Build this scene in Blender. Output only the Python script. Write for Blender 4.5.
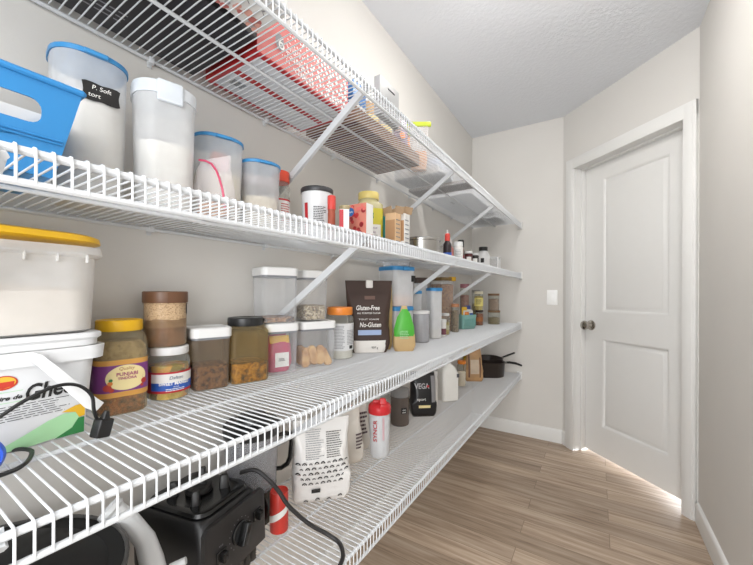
import bpy, bmesh, math, random
from mathutils import Vector, Matrix, noise
R = math.radians
PI = math.pi
for o in list(bpy.data.objects):
    bpy.data.objects.remove(o)
C = bpy.context.scene.collection
SC = bpy.context.scene

# ------------------------------------------------------------------ camera, sky, lamps, exposure
XR, YB, XC, H = 1.3224, 2.9227, 0.6863, 2.44      # right wall, back wall, corner with the door wall, ceiling
YR = YB - (XR - XC)                               # where the 45 degree door wall meets the right wall
YF = -0.75                                        # the pantry's open entrance behind the camera
D = 0.3966                                        # shelf depth
Z1, Z2, Z3, Z4 = 1.6733, 1.2777, 0.8829, 0.4889   # tops of the four shelves

cam_d = bpy.data.cameras.new('camera')
cam = bpy.data.objects.new('camera', cam_d)
C.objects.link(cam)
cam_d.sensor_width = 36.0
cam_d.lens = 345.4 / 753 * 36
cam_d.shift_x = -0.0003
cam_d.shift_y = 0.01294
cam_d.clip_start = 0.02
cam.matrix_world = Matrix.Translation((0.8955, 0, 1.1242)) @ Matrix.Rotation(R(32.435), 4, 'Z') @ Matrix.Rotation(R(90), 4, 'X') @ Matrix.Rotation(R(0.2), 4, 'Z')
SC.camera = cam

w = bpy.data.worlds.new('daylight')
SC.world = w
w.use_nodes = True
w.node_tree.nodes['Background'].inputs[0].default_value = (0.94, 0.97, 1.0, 1)
w.node_tree.nodes['Background'].inputs[1].default_value = 2.0

def area_light(name, loc, target, sx, sy, power, col=(1, 1, 1)):
    l = bpy.data.lights.new(name, 'AREA')
    l.shape = 'RECTANGLE'; l.size = sx; l.size_y = sy; l.energy = power; l.color = col
    o = bpy.data.objects.new(name, l)
    o.location = loc
    o.rotation_euler = (Vector(target) - Vector(loc)).to_track_quat('-Z', 'Y').to_euler()
    C.objects.link(o)
    return o
# unseen fill light added at the entrance, aimed at the left wall, and the low daylight in the room behind the door
area_light('entrance_fill', (1.05, YF - 0.25, 1.35), (0.1, 1.3, 1.25), 1.0, 2.0, 30, (0.98, 0.99, 1.0))
area_light('door_room_daylight', (XC + 0.415 + 0.62, YB + 0.20, 0.09), (XC + 0.39, YB - 0.30, 0.0), 1.0, 0.14, 45, (0.93, 0.96, 1.0))
LAMP_STRENGTH = 45.0

vs = SC.view_settings
vs.view_transform = 'Standard'; vs.look = 'None'; vs.gamma = 1; vs.use_curve_mapping = False
vs.exposure = 0.36

# ------------------------------------------------------------------ materials
def lin(c):
    return tuple((v / 12.92 if v <= 0.04045 else ((v + 0.055) / 1.055) ** 2.4) for v in c)
def hexc(h):
    return lin((int(h[0:2], 16) / 255, int(h[2:4], 16) / 255, int(h[4:6], 16) / 255)) + (1,)
_mats = {}
def new_mat(name):
    m = bpy.data.materials.new(name); m.use_nodes = True
    nt = m.node_tree; nt.nodes.clear()
    out = nt.nodes.new('ShaderNodeOutputMaterial')
    return m, nt, out
def N(nt, kind, **kw):
    n = nt.nodes.new(kind)
    for k, v in kw.items():
        if k in n.inputs: n.inputs[k].default_value = v
        else: setattr(n, k, v)
    return n
def coords(nt, scale=(1, 1, 1), kind='Object'):
    tc = nt.nodes.new('ShaderNodeTexCoord'); mp = nt.nodes.new('ShaderNodeMapping')
    mp.inputs['Scale'].default_value = scale
    nt.links.new(tc.outputs[kind], mp.inputs[0])
    return mp.outputs[0]
def ramp(nt, fac, stops):
    r = nt.nodes.new('ShaderNodeValToRGB')
    els = r.color_ramp.elements
    while len(els) < len(stops): els.new(0.5)
    for e, (p, c) in zip(els, stops): e.position = p; e.color = c
    nt.links.new(fac, r.inputs[0])
    return r.outputs[0]

def M(name, col, rough=0.5, metal=0.0, bump=0.0, bscale=60, mottle=0.05):
    """plain surface: base colour with a faint procedural mottle and optional fine bump"""
    if name in _mats: return _mats[name]
    m, nt, out = new_mat(name)
    p = N(nt, 'ShaderNodeBsdfPrincipled'); p.inputs['Roughness'].default_value = rough; p.inputs['Metallic'].default_value = metal
    c = hexc(col)
    no = N(nt, 'ShaderNodeTexNoise'); no.inputs['Scale'].default_value = 18; nt.links.new(coords(nt), no.inputs['Vector'])
    k = 1 - mottle
    nt.links.new(ramp(nt, no.outputs[0], [(0.3, (c[0] * k, c[1] * k, c[2] * k, 1)), (0.7, c)]), p.inputs['Base Color'])
    if bump:
        nb = N(nt, 'ShaderNodeTexNoise'); nb.inputs['Scale'].default_value = bscale; nb.inputs['Detail'].default_value = 4
        nt.links.new(coords(nt), nb.inputs['Vector'])
        b = N(nt, 'ShaderNodeBump'); b.inputs['Strength'].default_value = bump; b.inputs['Distance'].default_value = 0.004
        nt.links.new(nb.outputs[0], b.inputs['Height']); nt.links.new(b.outputs[0], p.inputs['Normal'])
    nt.links.new(p.outputs[0], out.inputs[0])
    _mats[name] = m
    return m

def food(name, stops, scale=90, rough=0.6, bump=0.6, voronoi=False):
    """lumpy foodstuff: cell or noise pattern through a colour ramp"""
    if name in _mats: return _mats[name]
    m, nt, out = new_mat(name)
    p = N(nt, 'ShaderNodeBsdfPrincipled'); p.inputs['Roughness'].default_value = rough
    v = coords(nt)
    if voronoi:
        t = N(nt, 'ShaderNodeTexVoronoi'); t.inputs['Scale'].default_value = scale
        nt.links.new(v, t.inputs['Vector'])
        sep = N(nt, 'ShaderNodeSeparateColor'); nt.links.new(t.outputs['Color'], sep.inputs[0])
        f = sep.outputs[0]; h = t.outputs['Distance']
    else:
        t = N(nt, 'ShaderNodeTexNoise'); t.inputs['Scale'].default_value = scale; t.inputs['Detail'].default_value = 5
        nt.links.new(v, t.inputs['Vector']); f = t.outputs[0]; h = f
    n = len(stops)
    ps = [(0.32 + 0.4 * i / (n - 1)) if not voronoi else (i / n) for i in range(n)]
    nt.links.new(ramp(nt, f, [(a, hexc(c)) for a, c in zip(ps, stops)]), p.inputs['Base Color'])
    b = N(nt, 'ShaderNodeBump'); b.inputs['Strength'].default_value = bump; b.inputs['Distance'].default_value = 0.006
    nt.links.new(h, b.inputs['Height']); nt.links.new(b.outputs[0], p.inputs['Normal'])
    nt.links.new(p.outputs[0], out.inputs[0])
    _mats[name] = m
    return m

def plastic(name, col, opacity, rough=0.15, tint=None):
    """see-through plastic: part opaque haze, part clear, with a sharp sheen"""
    if name in _mats: return _mats[name]
    m, nt, out = new_mat(name)
    p = N(nt, 'ShaderNodeBsdfPrincipled'); p.inputs['Base Color'].default_value = hexc(col); p.inputs['Roughness'].default_value = rough
    t = N(nt, 'ShaderNodeBsdfTransparent'); t.inputs[0].default_value = hexc(tint or 'ffffff')
    fr = N(nt, 'ShaderNodeLayerWeight'); fr.inputs['Blend'].default_value = 0.28
    no = N(nt, 'ShaderNodeTexNoise'); no.inputs['Scale'].default_value = 25; nt.links.new(coords(nt), no.inputs['Vector'])
    m1 = N(nt, 'ShaderNodeMath', operation='MULTIPLY_ADD')
    nt.links.new(no.outputs[0], m1.inputs[0]); m1.inputs[1].default_value = 0.12; m1.inputs[2].default_value = opacity - 0.06
    m2 = N(nt, 'ShaderNodeMath', operation='MULTIPLY_ADD', use_clamp=True)
    nt.links.new(fr.outputs['Facing'], m2.inputs[0]); m2.inputs[1].default_value = 0.35; nt.links.new(m1.outputs[0], m2.inputs[2])
    mx = N(nt, 'ShaderNodeMixShader')
    nt.links.new(m2.outputs[0], mx.inputs[0]); nt.links.new(t.outputs[0], mx.inputs[1]); nt.links.new(p.outputs[0], mx.inputs[2])
    nt.links.new(mx.outputs[0], out.inputs[0])
    _mats[name] = m
    return m

def emis(name, col, s):
    m, nt, out = new_mat(name)
    e = N(nt, 'ShaderNodeEmission'); e.inputs[0].default_value = col; e.inputs[1].default_value = s
    nt.links.new(e.outputs[0], out.inputs[0])
    return m

def wall_mat():
    m, nt, out = new_mat('painted_wall')
    p = N(nt, 'ShaderNodeBsdfPrincipled'); p.inputs['Roughness'].default_value = 0.75
    v = coords(nt)
    n1 = N(nt, 'ShaderNodeTexNoise'); n1.inputs['Scale'].default_value = 3; nt.links.new(v, n1.inputs['Vector'])
    nt.links.new(ramp(nt, n1.outputs[0], [(0.3, hexc('d5d2cd')), (0.7, hexc('d8d5d0'))]), p.inputs['Base Color'])
    n2 = N(nt, 'ShaderNodeTexNoise'); n2.inputs['Scale'].default_value = 140; nt.links.new(v, n2.inputs['Vector'])
    b = N(nt, 'ShaderNodeBump'); b.inputs['Strength'].default_value = 0.06; b.inputs['Distance'].default_value = 0.003
    nt.links.new(n2.outputs[0], b.inputs['Height']); nt.links.new(b.outputs[0], p.inputs['Normal'])
    nt.links.new(p.outputs[0], out.inputs[0])
    return m
def ceiling_mat():
    m, nt, out = new_mat('knockdown_ceiling')
    p = N(nt, 'ShaderNodeBsdfPrincipled'); p.inputs['Roughness'].default_value = 0.7
    v = coords(nt)
    p.inputs['Base Color'].default_value = hexc('e2e5ea')
    n2 = N(nt, 'ShaderNodeTexNoise'); n2.inputs['Scale'].default_value = 60; n2.inputs['Detail'].default_value = 5; nt.links.new(v, n2.inputs['Vector'])
    r = ramp(nt, n2.outputs[0], [(0.42, (0, 0, 0, 1)), (0.58, (1, 1, 1, 1))])
    b = N(nt, 'ShaderNodeBump'); b.inputs['Strength'].default_value = 0.16; b.inputs['Distance'].default_value = 0.006
    nt.links.new(r, b.inputs['Height']); nt.links.new(b.outputs[0], p.inputs['Normal'])
    nt.links.new(p.outputs[0], out.inputs[0])
    return m
def floor_mat():
    m, nt, out = new_mat('laminate_planks')
    p = N(nt, 'ShaderNodeBsdfPrincipled'); p.inputs['Roughness'].default_value = 0.42
    v = coords(nt)
    br = N(nt, 'ShaderNodeTexBrick'); br.offset = 0.37; br.offset_frequency = 2
    for k, val in dict(Scale=1.0).items(): br.inputs[k].default_value = val
    br.inputs['Brick Width'].default_value = 0.95; br.inputs['Row Height'].default_value = 0.108
    br.inputs['Mortar Size'].default_value = 0.0012; br.inputs['Mortar Smooth'].default_value = 0.3; br.inputs['Bias'].default_value = 0
    br.inputs['Color1'].default_value = (0, 0, 0, 1); br.inputs['Color2'].default_value = (1, 1, 1, 1); br.inputs['Mortar'].default_value = (0.5, 0.5, 0.5, 1)
    nt.links.new(v, br.inputs['Vector'])
    # grain, stretched along the planks, displaced per plank
    add = N(nt, 'ShaderNodeVectorMath', operation='MULTIPLY_ADD')
    nt.links.new(br.outputs['Color'], add.inputs[0]); add.inputs[1].default_value = (7, 13, 5); nt.links.new(v, add.inputs[2])
    mp = N(nt, 'ShaderNodeMapping'); mp.inputs['Scale'].default_value = (1.6, 26, 1); nt.links.new(add.outputs[0], mp.inputs[0])
    g = N(nt, 'ShaderNodeTexNoise'); g.inputs['Scale'].default_value = 1.6; g.inputs['Detail'].default_value = 7; g.inputs['Roughness'].default_value = 0.62; g.inputs['Distortion'].default_value = 0.6
    nt.links.new(mp.outputs[0], g.inputs['Vector'])
    grain = ramp(nt, g.outputs[0], [(0.28, hexc('7f6a58')), (0.5, hexc('ab9783')), (0.75, hexc('c8b7a5'))])
    tone = ramp(nt, br.outputs['Color'], [(0.0, (0.80, 0.78, 0.76, 1)), (1.0, (1.16, 1.15, 1.14, 1))])
    mul = N(nt, 'ShaderNodeMix', data_type='RGBA', blend_type='MULTIPLY'); mul.inputs[0].default_value = 1
    nt.links.new(grain, mul.inputs[6]); nt.links.new(tone, mul.inputs[7])
    mx = N(nt, 'ShaderNodeMix', data_type='RGBA'); mx.inputs[7].default_value = hexc('74614f')
    nt.links.new(br.outputs['Fac'], mx.inputs[0]); nt.links.new(mul.outputs[2], mx.inputs[6])
    nt.links.new(mx.outputs[2], p.inputs['Base Color'])
    b = N(nt, 'ShaderNodeBump'); b.inputs['Strength'].default_value = 0.08; b.inputs['Distance'].default_value = 0.002
    nt.links.new(g.outputs[0], b.inputs['Height']); nt.links.new(b.outputs[0], p.inputs['Normal'])
    nt.links.new(p.outputs[0], out.inputs[0])
    return m

WALL, CEIL, FLOOR = wall_mat(), ceiling_mat(), floor_mat()
TRIM = M('white_trim_paint', 'e2e1de', 0.4, mottle=0.01)
WIRE = M('white_vinyl_wire', 'cfd1d3', 0.35, mottle=0.01)
BRACE = M('white_brace_paint', 'c6c8ca', 0.4, mottle=0.01)
WHITE = M('white_plastic', 'e0e0df', 0.4, mottle=0.02)
BLACK = M('black_plastic', '151414', 0.4, mottle=0.2)
CHROME = M('brushed_nickel', 'b9b4ac', 0.22, 1.0, mottle=0.03)
INK = M('black_ink', '191818', 0.6)
WINK = M('white_ink', 'f0efeb', 0.6, mottle=0.01)
RINK = M('red_ink', 'b3202a', 0.5)
PAPER = M('white_paper', 'e1dfdb', 0.6, mottle=0.02)
BLUELID = M('blue_lid_plastic', '3687bf', 0.35, mottle=0.04)
CLEAR = plastic('clear_plastic', 'dfe2e6', 0.16, 0.12)
FROST = plastic('frosted_plastic', 'eceef0', 0.50, 0.35)
MILKY = plastic('milky_plastic', 'e8e8e8', 0.78, 0.35)
GASKET = plastic('grey_gasket', '8b8d92', 0.8, 0.3)

# ------------------------------------------------------------------ mesh helpers
def spline(pts, n=6):
    """smooth path through the given points"""
    P = [Vector(p) for p in pts]; P = [P[0] * 2 - P[1]] + P + [P[-1] * 2 - P[-2]]; out = []
    for a, b, c, d in zip(P, P[1:], P[2:], P[3:]):
        for i in range(n):
            t = i / n
            out.append(.5 * (2 * b + (c - a) * t + (2 * a - 5 * b + 4 * c - d) * t * t + (3 * b - 3 * c + d - a) * t ** 3))
    return out + [P[-2]]
def rr(hx, hy, r, k=7):
    """outline of a rounded rectangle (a circle when r = hx = hy), counter-clockwise from the front right corner"""
    r = max(min(r, hx, hy), 1e-5)
    pts = []
    for cx, cy, a0 in ((hx - r, -hy + r, -90), (hx - r, hy - r, 0), (-hx + r, hy - r, 90), (-hx + r, -hy + r, 180)):
        for i in range(k):
            a = R(a0 + 90 * i / (k - 1))
            pts.append((cx + r * math.cos(a), cy + r * math.sin(a)))
    return pts

class MB:
    def __init__(s): s.v = []; s.f = []
    def add(s, vs_, fs):
        b = len(s.v); s.v += [tuple(x) for x in vs_]; s.f += [tuple(i + b for i in f) for f in fs]
        return s
    def rings(s, rings, cap0=True, cap1=True, closed=True):
        n = len(rings[0]); vs_ = [p for r_ in rings for p in r_]; fs = []
        for i in range(len(rings) - 1):
            for j in range(n if closed else n - 1):
                a, b = i * n + j, i * n + (j + 1) % n
                fs.append((a, b, b + n, a + n))
        if cap0: fs.append(tuple(range(n - 1, -1, -1)))
        if cap1: fs.append(tuple(range((len(rings) - 1) * n, len(rings) * n)))
        return s.add(vs_, fs)
    def loft(s, secs, k=7, cap0=True, cap1=True, fn=None):
        """secs: (z, hx, hy, corner radius[, ox, oy]) stacked upwards"""
        rings = []
        for q in secs:
            z, hx, hy, r = q[:4]; ox, oy = (q[4], q[5]) if len(q) > 4 else (0, 0)
            ring = [(x + ox, y + oy, z) for x, y in rr(hx, hy, r, k)]
            if fn: ring = [fn(*p) for p in ring]
            rings.append(ring)
        return s.rings(rings, cap0, cap1)
    def lathe(s, prof, k=9, ox=0, oy=0, **kw):
        return s.loft([(z, r, r, r, ox, oy) for r, z in prof], k, **kw)
    def box(s, x0, x1, y0, y1, z0, z1, b=0.0):
        if b <= 0:
            return s.loft([(z0, (x1 - x0) / 2, (y1 - y0) / 2, 0, (x0 + x1) / 2, (y0 + y1) / 2), (z1, (x1 - x0) / 2, (y1 - y0) / 2, 0, (x0 + x1) / 2, (y0 + y1) / 2)], 2)
        hx, hy, cx, cy = (x1 - x0) / 2, (y1 - y0) / 2, (x0 + x1) / 2, (y0 + y1) / 2
        return s.loft([(z0, hx - b, hy - b, b * .3, cx, cy), (z0 + b * .3, hx - b * .3, hy - b * .3, b * .7, cx, cy), (z0 + b, hx, hy, b, cx, cy), (z1 - b, hx, hy, b, cx, cy),
                       (z1 - b * .3, hx - b * .3, hy - b * .3, b * .7, cx, cy), (z1, hx - b, hy - b, b * .3, cx, cy)], 4)
    def tube(s, path, r, n=8, flat=1.0, caps=True, up=None):
        """round (or flattened) bar swept along a path"""
        P = [Vector(p) for p in path]; rings = []
        u = None
        for i, p in enumerate(P):
            t = ((P[min(i + 1, len(P) - 1)] - p).normalized() + (p - P[max(i - 1, 0)]).normalized())
            if t.length < 1e-6: t = Vector((0, 0, 1))
            t.normalize()
            if u is None:
                a = Vector(up) if up else (Vector((0, 0, 1)) if abs(t.z) < 0.9 else Vector((0, 1, 0)))
                u = a - t * a.dot(t)
            else: u = u - t * u.dot(t)
            u.normalize(); w_ = t.cross(u)
            rad = r[i] if isinstance(r, (list, tuple)) else r
            rings.append([p + (u * math.cos(2 * PI * (j + .5) / n) * flat + w_ * math.sin(2 * PI * (j + .5) / n)) * rad for j in range(n)])
        return s.rings(rings, caps, caps)
    def beam(s, p, q, w_, t_):
        return s.tube([p, q], w_ * .7071, 4, t_ / w_)
    def xform(s, m, start=0):
        for i in range(start, len(s.v)): s.v[i] = tuple(m @ Vector(s.v[i]))
        return s
    def jitter(s, amp, freq, seed=0, z0=0.004):
        for i, p in enumerate(s.v):
            if p[2] < z0: continue
            q = Vector(p) * freq + Vector((seed * 7.3, seed * 3.1, seed))
            d = noise.noise_vector(q)
            s.v[i] = (p[0] + d.x * amp, p[1] + d.y * amp, p[2] + d.z * amp * 0.5)
        return s
    def build(s, name, mat, parent=None, sharp=0.7):
        me = bpy.data.meshes.new(name)
        me.from_pydata(s.v, [], s.f); me.validate()
        bm = bmesh.new(); bm.from_mesh(me); bmesh.ops.recalc_face_normals(bm, faces=bm.faces); bm.to_mesh(me); bm.free()
        me.shade_smooth(); me.set_sharp_from_angle(angle=sharp)
        me.materials.append(mat)
        o = bpy.data.objects.new(name, me); C.objects.link(o)
        if parent: o.parent = parent
        return o

def thing(name, label, cat, loc, rz=0, group=None):
    o = bpy.data.objects.new(name, None); C.objects.link(o)
    o.empty_display_size = 0.05
    o.location = loc; o.rotation_euler = (0, 0, R(rz)); o['label'] = label; o['category'] = cat
    if group: o['group'] = group
    return o
def tag(o, label, cat, group=None):
    o['label'] = label; o['category'] = cat
    if group: o['group'] = group
    return o
def struct(name, mb, mat):
    o = mb.build(name, mat); o['kind'] = 'structure'
    return o

# mappings from a label's own (u, v) to the front of a thing; the front is local -Y
def flat(y, lean=0.0):
    return lambda u, v: (u, -(y + lean * v), v)
def cyl(r, az=0):
    return lambda u, v: (r * math.sin(u / r + R(az)), -r * math.cos(u / r + R(az)), v)
def side(x):                                    # the local +X face, read from its right
    return lambda u, v: (x, u, v)
def off(fn, e):
    def g(u, v):
        a, b, c = Vector(fn(u, v)), Vector(fn(u + .001, v)), Vector(fn(u, v + .001))
        n = (b - a).cross(c - a).normalized()
        return tuple(a + n * e)
    return g
LAST = {}                                         # the label most recently put on each thing: its print belongs to it
def print_parent(t):
    if t.name in LAST: return LAST[t.name]
    for c in t.children:
        if c.name.split('.')[0] == 'body': return c
    return t
def patch(name, fn, u0, u1, v0, v1, mat, parent, e=0.0006, n=12, m=2, rim=None):
    """a label: grid laid on the front of a thing; rim(u01) trims the top edge"""
    g = off(fn, e); b = MB(); vs_ = []
    for j in range(m + 1):
        for i in range(n + 1):
            u = u0 + (u1 - u0) * i / n; t = j / m
            vs_.append(g(u, v0 + (v1 - v0) * t * (rim(i / n) if rim else 1)))
    fs = [(j * (n + 1) + i, j * (n + 1) + i + 1, (j + 1) * (n + 1) + i + 1, (j + 1) * (n + 1) + i) for j in range(m) for i in range(n)]
    o = b.add(vs_, fs).build(name, mat, parent)
    LAST[parent.name] = o
    return o
def blob(name, fn, pts, mat, parent, e=0.0009):
    """a flat printed shape given by its outline in (u, v)"""
    g = off(fn, e); cu = sum(p[0] for p in pts) / len(pts); cv = sum(p[1] for p in pts) / len(pts)
    n = len(pts); K = (.34, .67, 1.0)
    vs_ = [g(cu, cv)] + [g(cu + (p[0] - cu) * k, cv + (p[1] - cv) * k) for k in K for p in pts]
    fs = [(0, i + 1, (i + 1) % n + 1) for i in range(n)]
    for r_ in range(2): fs += [(1 + r_ * n + i, 1 + r_ * n + n + i, 1 + r_ * n + n + (i + 1) % n, 1 + r_ * n + (i + 1) % n) for i in range(n)]
    return MB().add(vs_, fs).build(name, mat, parent)
def oval(cu, cv, ru, rv, n=28):
    return [(cu + ru * math.cos(2 * PI * i / n), cv + rv * math.sin(2 * PI * i / n)) for i in range(n)]
def text(s, fn, u, v, size, mat, parent, e=0.0013, shear=0.0, bold=0.0, name='lettering', align='CENTER', width=None, rot=0):
    cu = bpy.data.curves.new('lettering', 'FONT'); cu.body = s; cu.size = size; cu.align_x = align; cu.align_y = 'CENTER'; cu.shear = shear; cu.offset = bold
    cu.resolution_u = 3
    t = bpy.data.objects.new('lettering', cu); C.objects.link(t)
    bpy.context.view_layer.update()
    me = bpy.data.meshes.new_from_object(t.evaluated_get(bpy.context.evaluated_depsgraph_get()))
    bpy.data.objects.remove(t); bpy.data.curves.remove(cu)
    xs = [p.co.x for p in me.vertices]
    k = 1.0
    if width and xs: k = width / max(max(xs) - min(xs), 1e-6)
    g = off(fn, e); ca, sa = math.cos(R(rot)), math.sin(R(rot))
    for p in me.vertices:
        x, y = p.co.x * k, p.co.y
        p.co = g(u + x * ca - y * sa, v + x * sa + y * ca)
    me.materials.clear(); me.materials.append(mat)
    o = bpy.data.objects.new(name, me); C.objects.link(o); o.parent = print_parent(parent)
    return o
def lines(fn, u0, u1, v0, v1, n, mat, parent, seed=1, th=0.35, name='small_print'):
    """rows of fine print too small to read"""
    rnd = random.Random(seed); b = MB(); g = off(fn, 0.0011); dv = (v1 - v0) / n
    for i in range(n):
        v = v1 - dv * (i + .5); u = u0
        end = u1 - rnd.random() * (u1 - u0) * .25
        while u < end:
            l = min((0.4 + rnd.random()) * (u1 - u0) * .14, end - u)
            b.add([g(u, v), g(u + l, v), g(u + l, v + dv * th), g(u, v + dv * th)], [(0, 1, 2, 3)])
            u += l + (u1 - u0) * .025
    return b.build(name, mat, print_parent(parent))

# ------------------------------------------------------------------ the room
T = 0.12
b = MB(); b.box(-T, XR + 1.6, YF, YB + 1.6, -0.05, 0); struct('floor', b, FLOOR)
b = MB(); b.box(-T, XR + 1.6, YF, YB + 1.6, H, H + 0.05); struct('ceiling', b, CEIL)
b = MB(); b.box(-T, 0, YF, YB + T, 0, H); struct('wall_left', b, WALL)
b = MB(); b.box(0, XC + 0.05, YB, YB + T, 0, H); struct('wall_back', b, WALL)
b = MB(); b.box(XR, XR + T, YF, YR, 0, H); struct('wall_right', b, WALL)
# the 45 degree door wall, in its own frame: u along the wall from the back wall, v behind it
DM = Matrix.Translation((XC, YB, 0)) @ Matrix.Rotation(R(-45), 4, 'Z')
L = (XR - XC) * math.sqrt(2)
O0, O1, OT = 0.117, 0.834, 2.01                 # door opening
b = MB(); b.box(0, O0 - .012, 0, T, 0, H); b.box(O1 + .012, L, 0, T, 0, H); b.box(O0 - .012, O1 + .012, 0, T, OT + .012, H); b.xform(DM); struct('wall_door', b, WALL)
# casing, jamb and stop
b = MB()
for x0, x1 in ((0.044, O0), (O1, L - 0.004)):
    b.box(x0, x1, -0.018, 0, 0, OT + 0.075, 0.003)
    b.box(x0 + .012, x1 - .012, -0.021, -0.017, 0, OT + 0.060, 0.0015)
b.box(0.044, L - 0.004, -0.0182, 0, OT, OT + 0.075, 0.003)
b.xform(DM); struct('trim_1', b, TRIM)
b = MB()
b.box(O0 - .012, O0, 0, T, 0, OT); b.box(O1, O1 + .012, 0, T, 0, OT); b.box(O0 - .012, O1 + .012, 0, T, OT, OT + .012)
b.box(O0, O0 + .011, 0.045, 0.078, 0, OT, .002); b.box(O1 - .011, O1, 0.045, 0.078, 0, OT, .002); b.box(O0, O1, 0.045, 0.078, OT - .011, OT, .002)
b.xform(DM); struct('trim_2', b, TRIM)
# door slab with two moulded panels, set into the room side of the stop
SL0, SL1, SB, ST_, SY = O0 + .003, O1 - .003, 0.019, OT - 0.003, 0.080
def door_slab():
    b = MB()
    us = [SL0, 0.262, 0.700, SL1]
    vz = [SB, 0.215, 0.815, 0.995, 1.905, ST_]
    def quad(u0, u1, z0, z1): b.add([(u0, SY, z0), (u1, SY, z0), (u1, SY, z1), (u0, SY, z1)], [(0, 1, 2, 3)])
    for i in range(3):
        for j in range(5):
            if i == 1 and j in (1, 3): continue
            quad(us[i], us[i + 1], vz[j], vz[j + 1])
    for j in (1, 3):
        u0, u1, z0, z1 = us[1], us[2], vz[j], vz[j + 1]
        rings = [[(u0 + d, SY + y, z0 + d), (u1 - d, SY + y, z0 + d), (u1 - d, SY + y, z1 - d), (u0 + d, SY + y, z1 - d)]
                 for d, y in ((0, 0), (0.004, 0.001), (0.016, 0.013), (0.022, 0.0135), (0.036, 0.004), (0.040, 0.0035))]
        b.rings(rings, cap0=False, cap1=True)
    th = SY + 0.035
    e = [(SL0, SB), (SL1, SB), (SL1, ST_), (SL0, ST_)]
    b.add([(u, SY, z) for u, z in e] + [(u, th, z) for u, z in e], [(0, 1, 5, 4), (1, 2, 6, 5), (2, 3, 7, 6), (3, 0, 4, 7), (4, 5, 6, 7)])
    return b.xform(DM)
door = struct('door_1', door_slab(), TRIM)
kb = MB()
KU, KZ = 0.178, 0.899
def along(prof, m):                              # turned shape whose axis points out of the door
    q = MB().lathe(prof, 9); q.xform(m); kb.add(q.v, q.f)
along([(0.0, 0), (0.029, 0), (0.031, 0.003), (0.029, 0.007), (0.014, 0.010), (0.0115, 0.016), (0.0115, 0.030), (0.018, 0.036), (0.026, 0.043), (0.0275, 0.052), (0.024, 0.060), (0.014, 0.064), (0.0, 0.065)],
      DM @ Matrix.Translation((KU, SY, KZ)) @ Matrix.Rotation(R(90), 4, 'X') @ Matrix.Scale(1.15, 4))
kn = kb.build('door_knob', CHROME, door); kn['label'] = 'round brushed nickel knob'
# hinge leaf low on the jamb
b = MB(); b.box(O0 - .001, O0 + .002, 0.082, 0.112, 0.03, 0.045); b.xform(DM); b.build('latch_stop', BLACK, door)
# skirting boards
def base_profile(p, q, nrm):
    p, q, n_ = Vector(p), Vector(q), Vector(nrm).normalized()
    prof = [(0, 0), (0.013, 0), (0.013, 0.085), (0.010, 0.095), (0.004, 0.100), (0, 0.100)]
    return MB().rings([[e + n_ * a + Vector((0, 0, z)) for a, z in prof] for e in (p, q)])
struct('baseboard_back', base_profile((0, YB, 0), (XC - 0.002, YB, 0), (0, -1, 0)), TRIM)
struct('baseboard_left', base_profile((0, YF, 0), (0, YB, 0), (1, 0, 0)), TRIM)
struct('baseboard_right', base_profile((XR, YF, 0), (XR, YR - 0.012, 0), (-1, 0, 0)), TRIM)
bb = base_profile((0.006, 0, 0), (0.043, 0, 0), (0, -1, 0)); bb.xform(DM); struct('baseboard_door', bb, TRIM)

# light switch beside the door
SWITCH = M('switch_plastic', 'f4f4f2', .35, mottle=.01)
t = thing('light_switch', 'white rocker light switch on the back wall beside the door', 'light switch', (0.614, YB, 1.089))
MB().box(-.036, .036, -.006, 0, -.057, .057, .003).build('wall_plate', SWITCH, t)
MB().box(-.0165, .0165, -.0085, -.005, -.033, .033, .002).build('rocker', SWITCH, t)
# ceiling lamp, just out of the picture above
t = thing('ceiling_lamp', 'round white flush ceiling lamp with a glowing dome', 'lamp', (0.70, 1.43, H - 0.105))
MB().lathe([(0.0, .105), (0.15, .105), (0.152, .058), (0.146, .056), (0.144, .08), (0.0, .08)]).build('lamp_base', WHITE, t)
MB().lathe([(0.0, 0), (0.05, .004), (0.095, .02), (0.125, .05), (0.135, .0795), (0, .0795)], 9).build('lamp_shade', emis('lit_lamp_glass', (1.0, 0.975, 0.94, 1), LAMP_STRENGTH), t)

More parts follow.
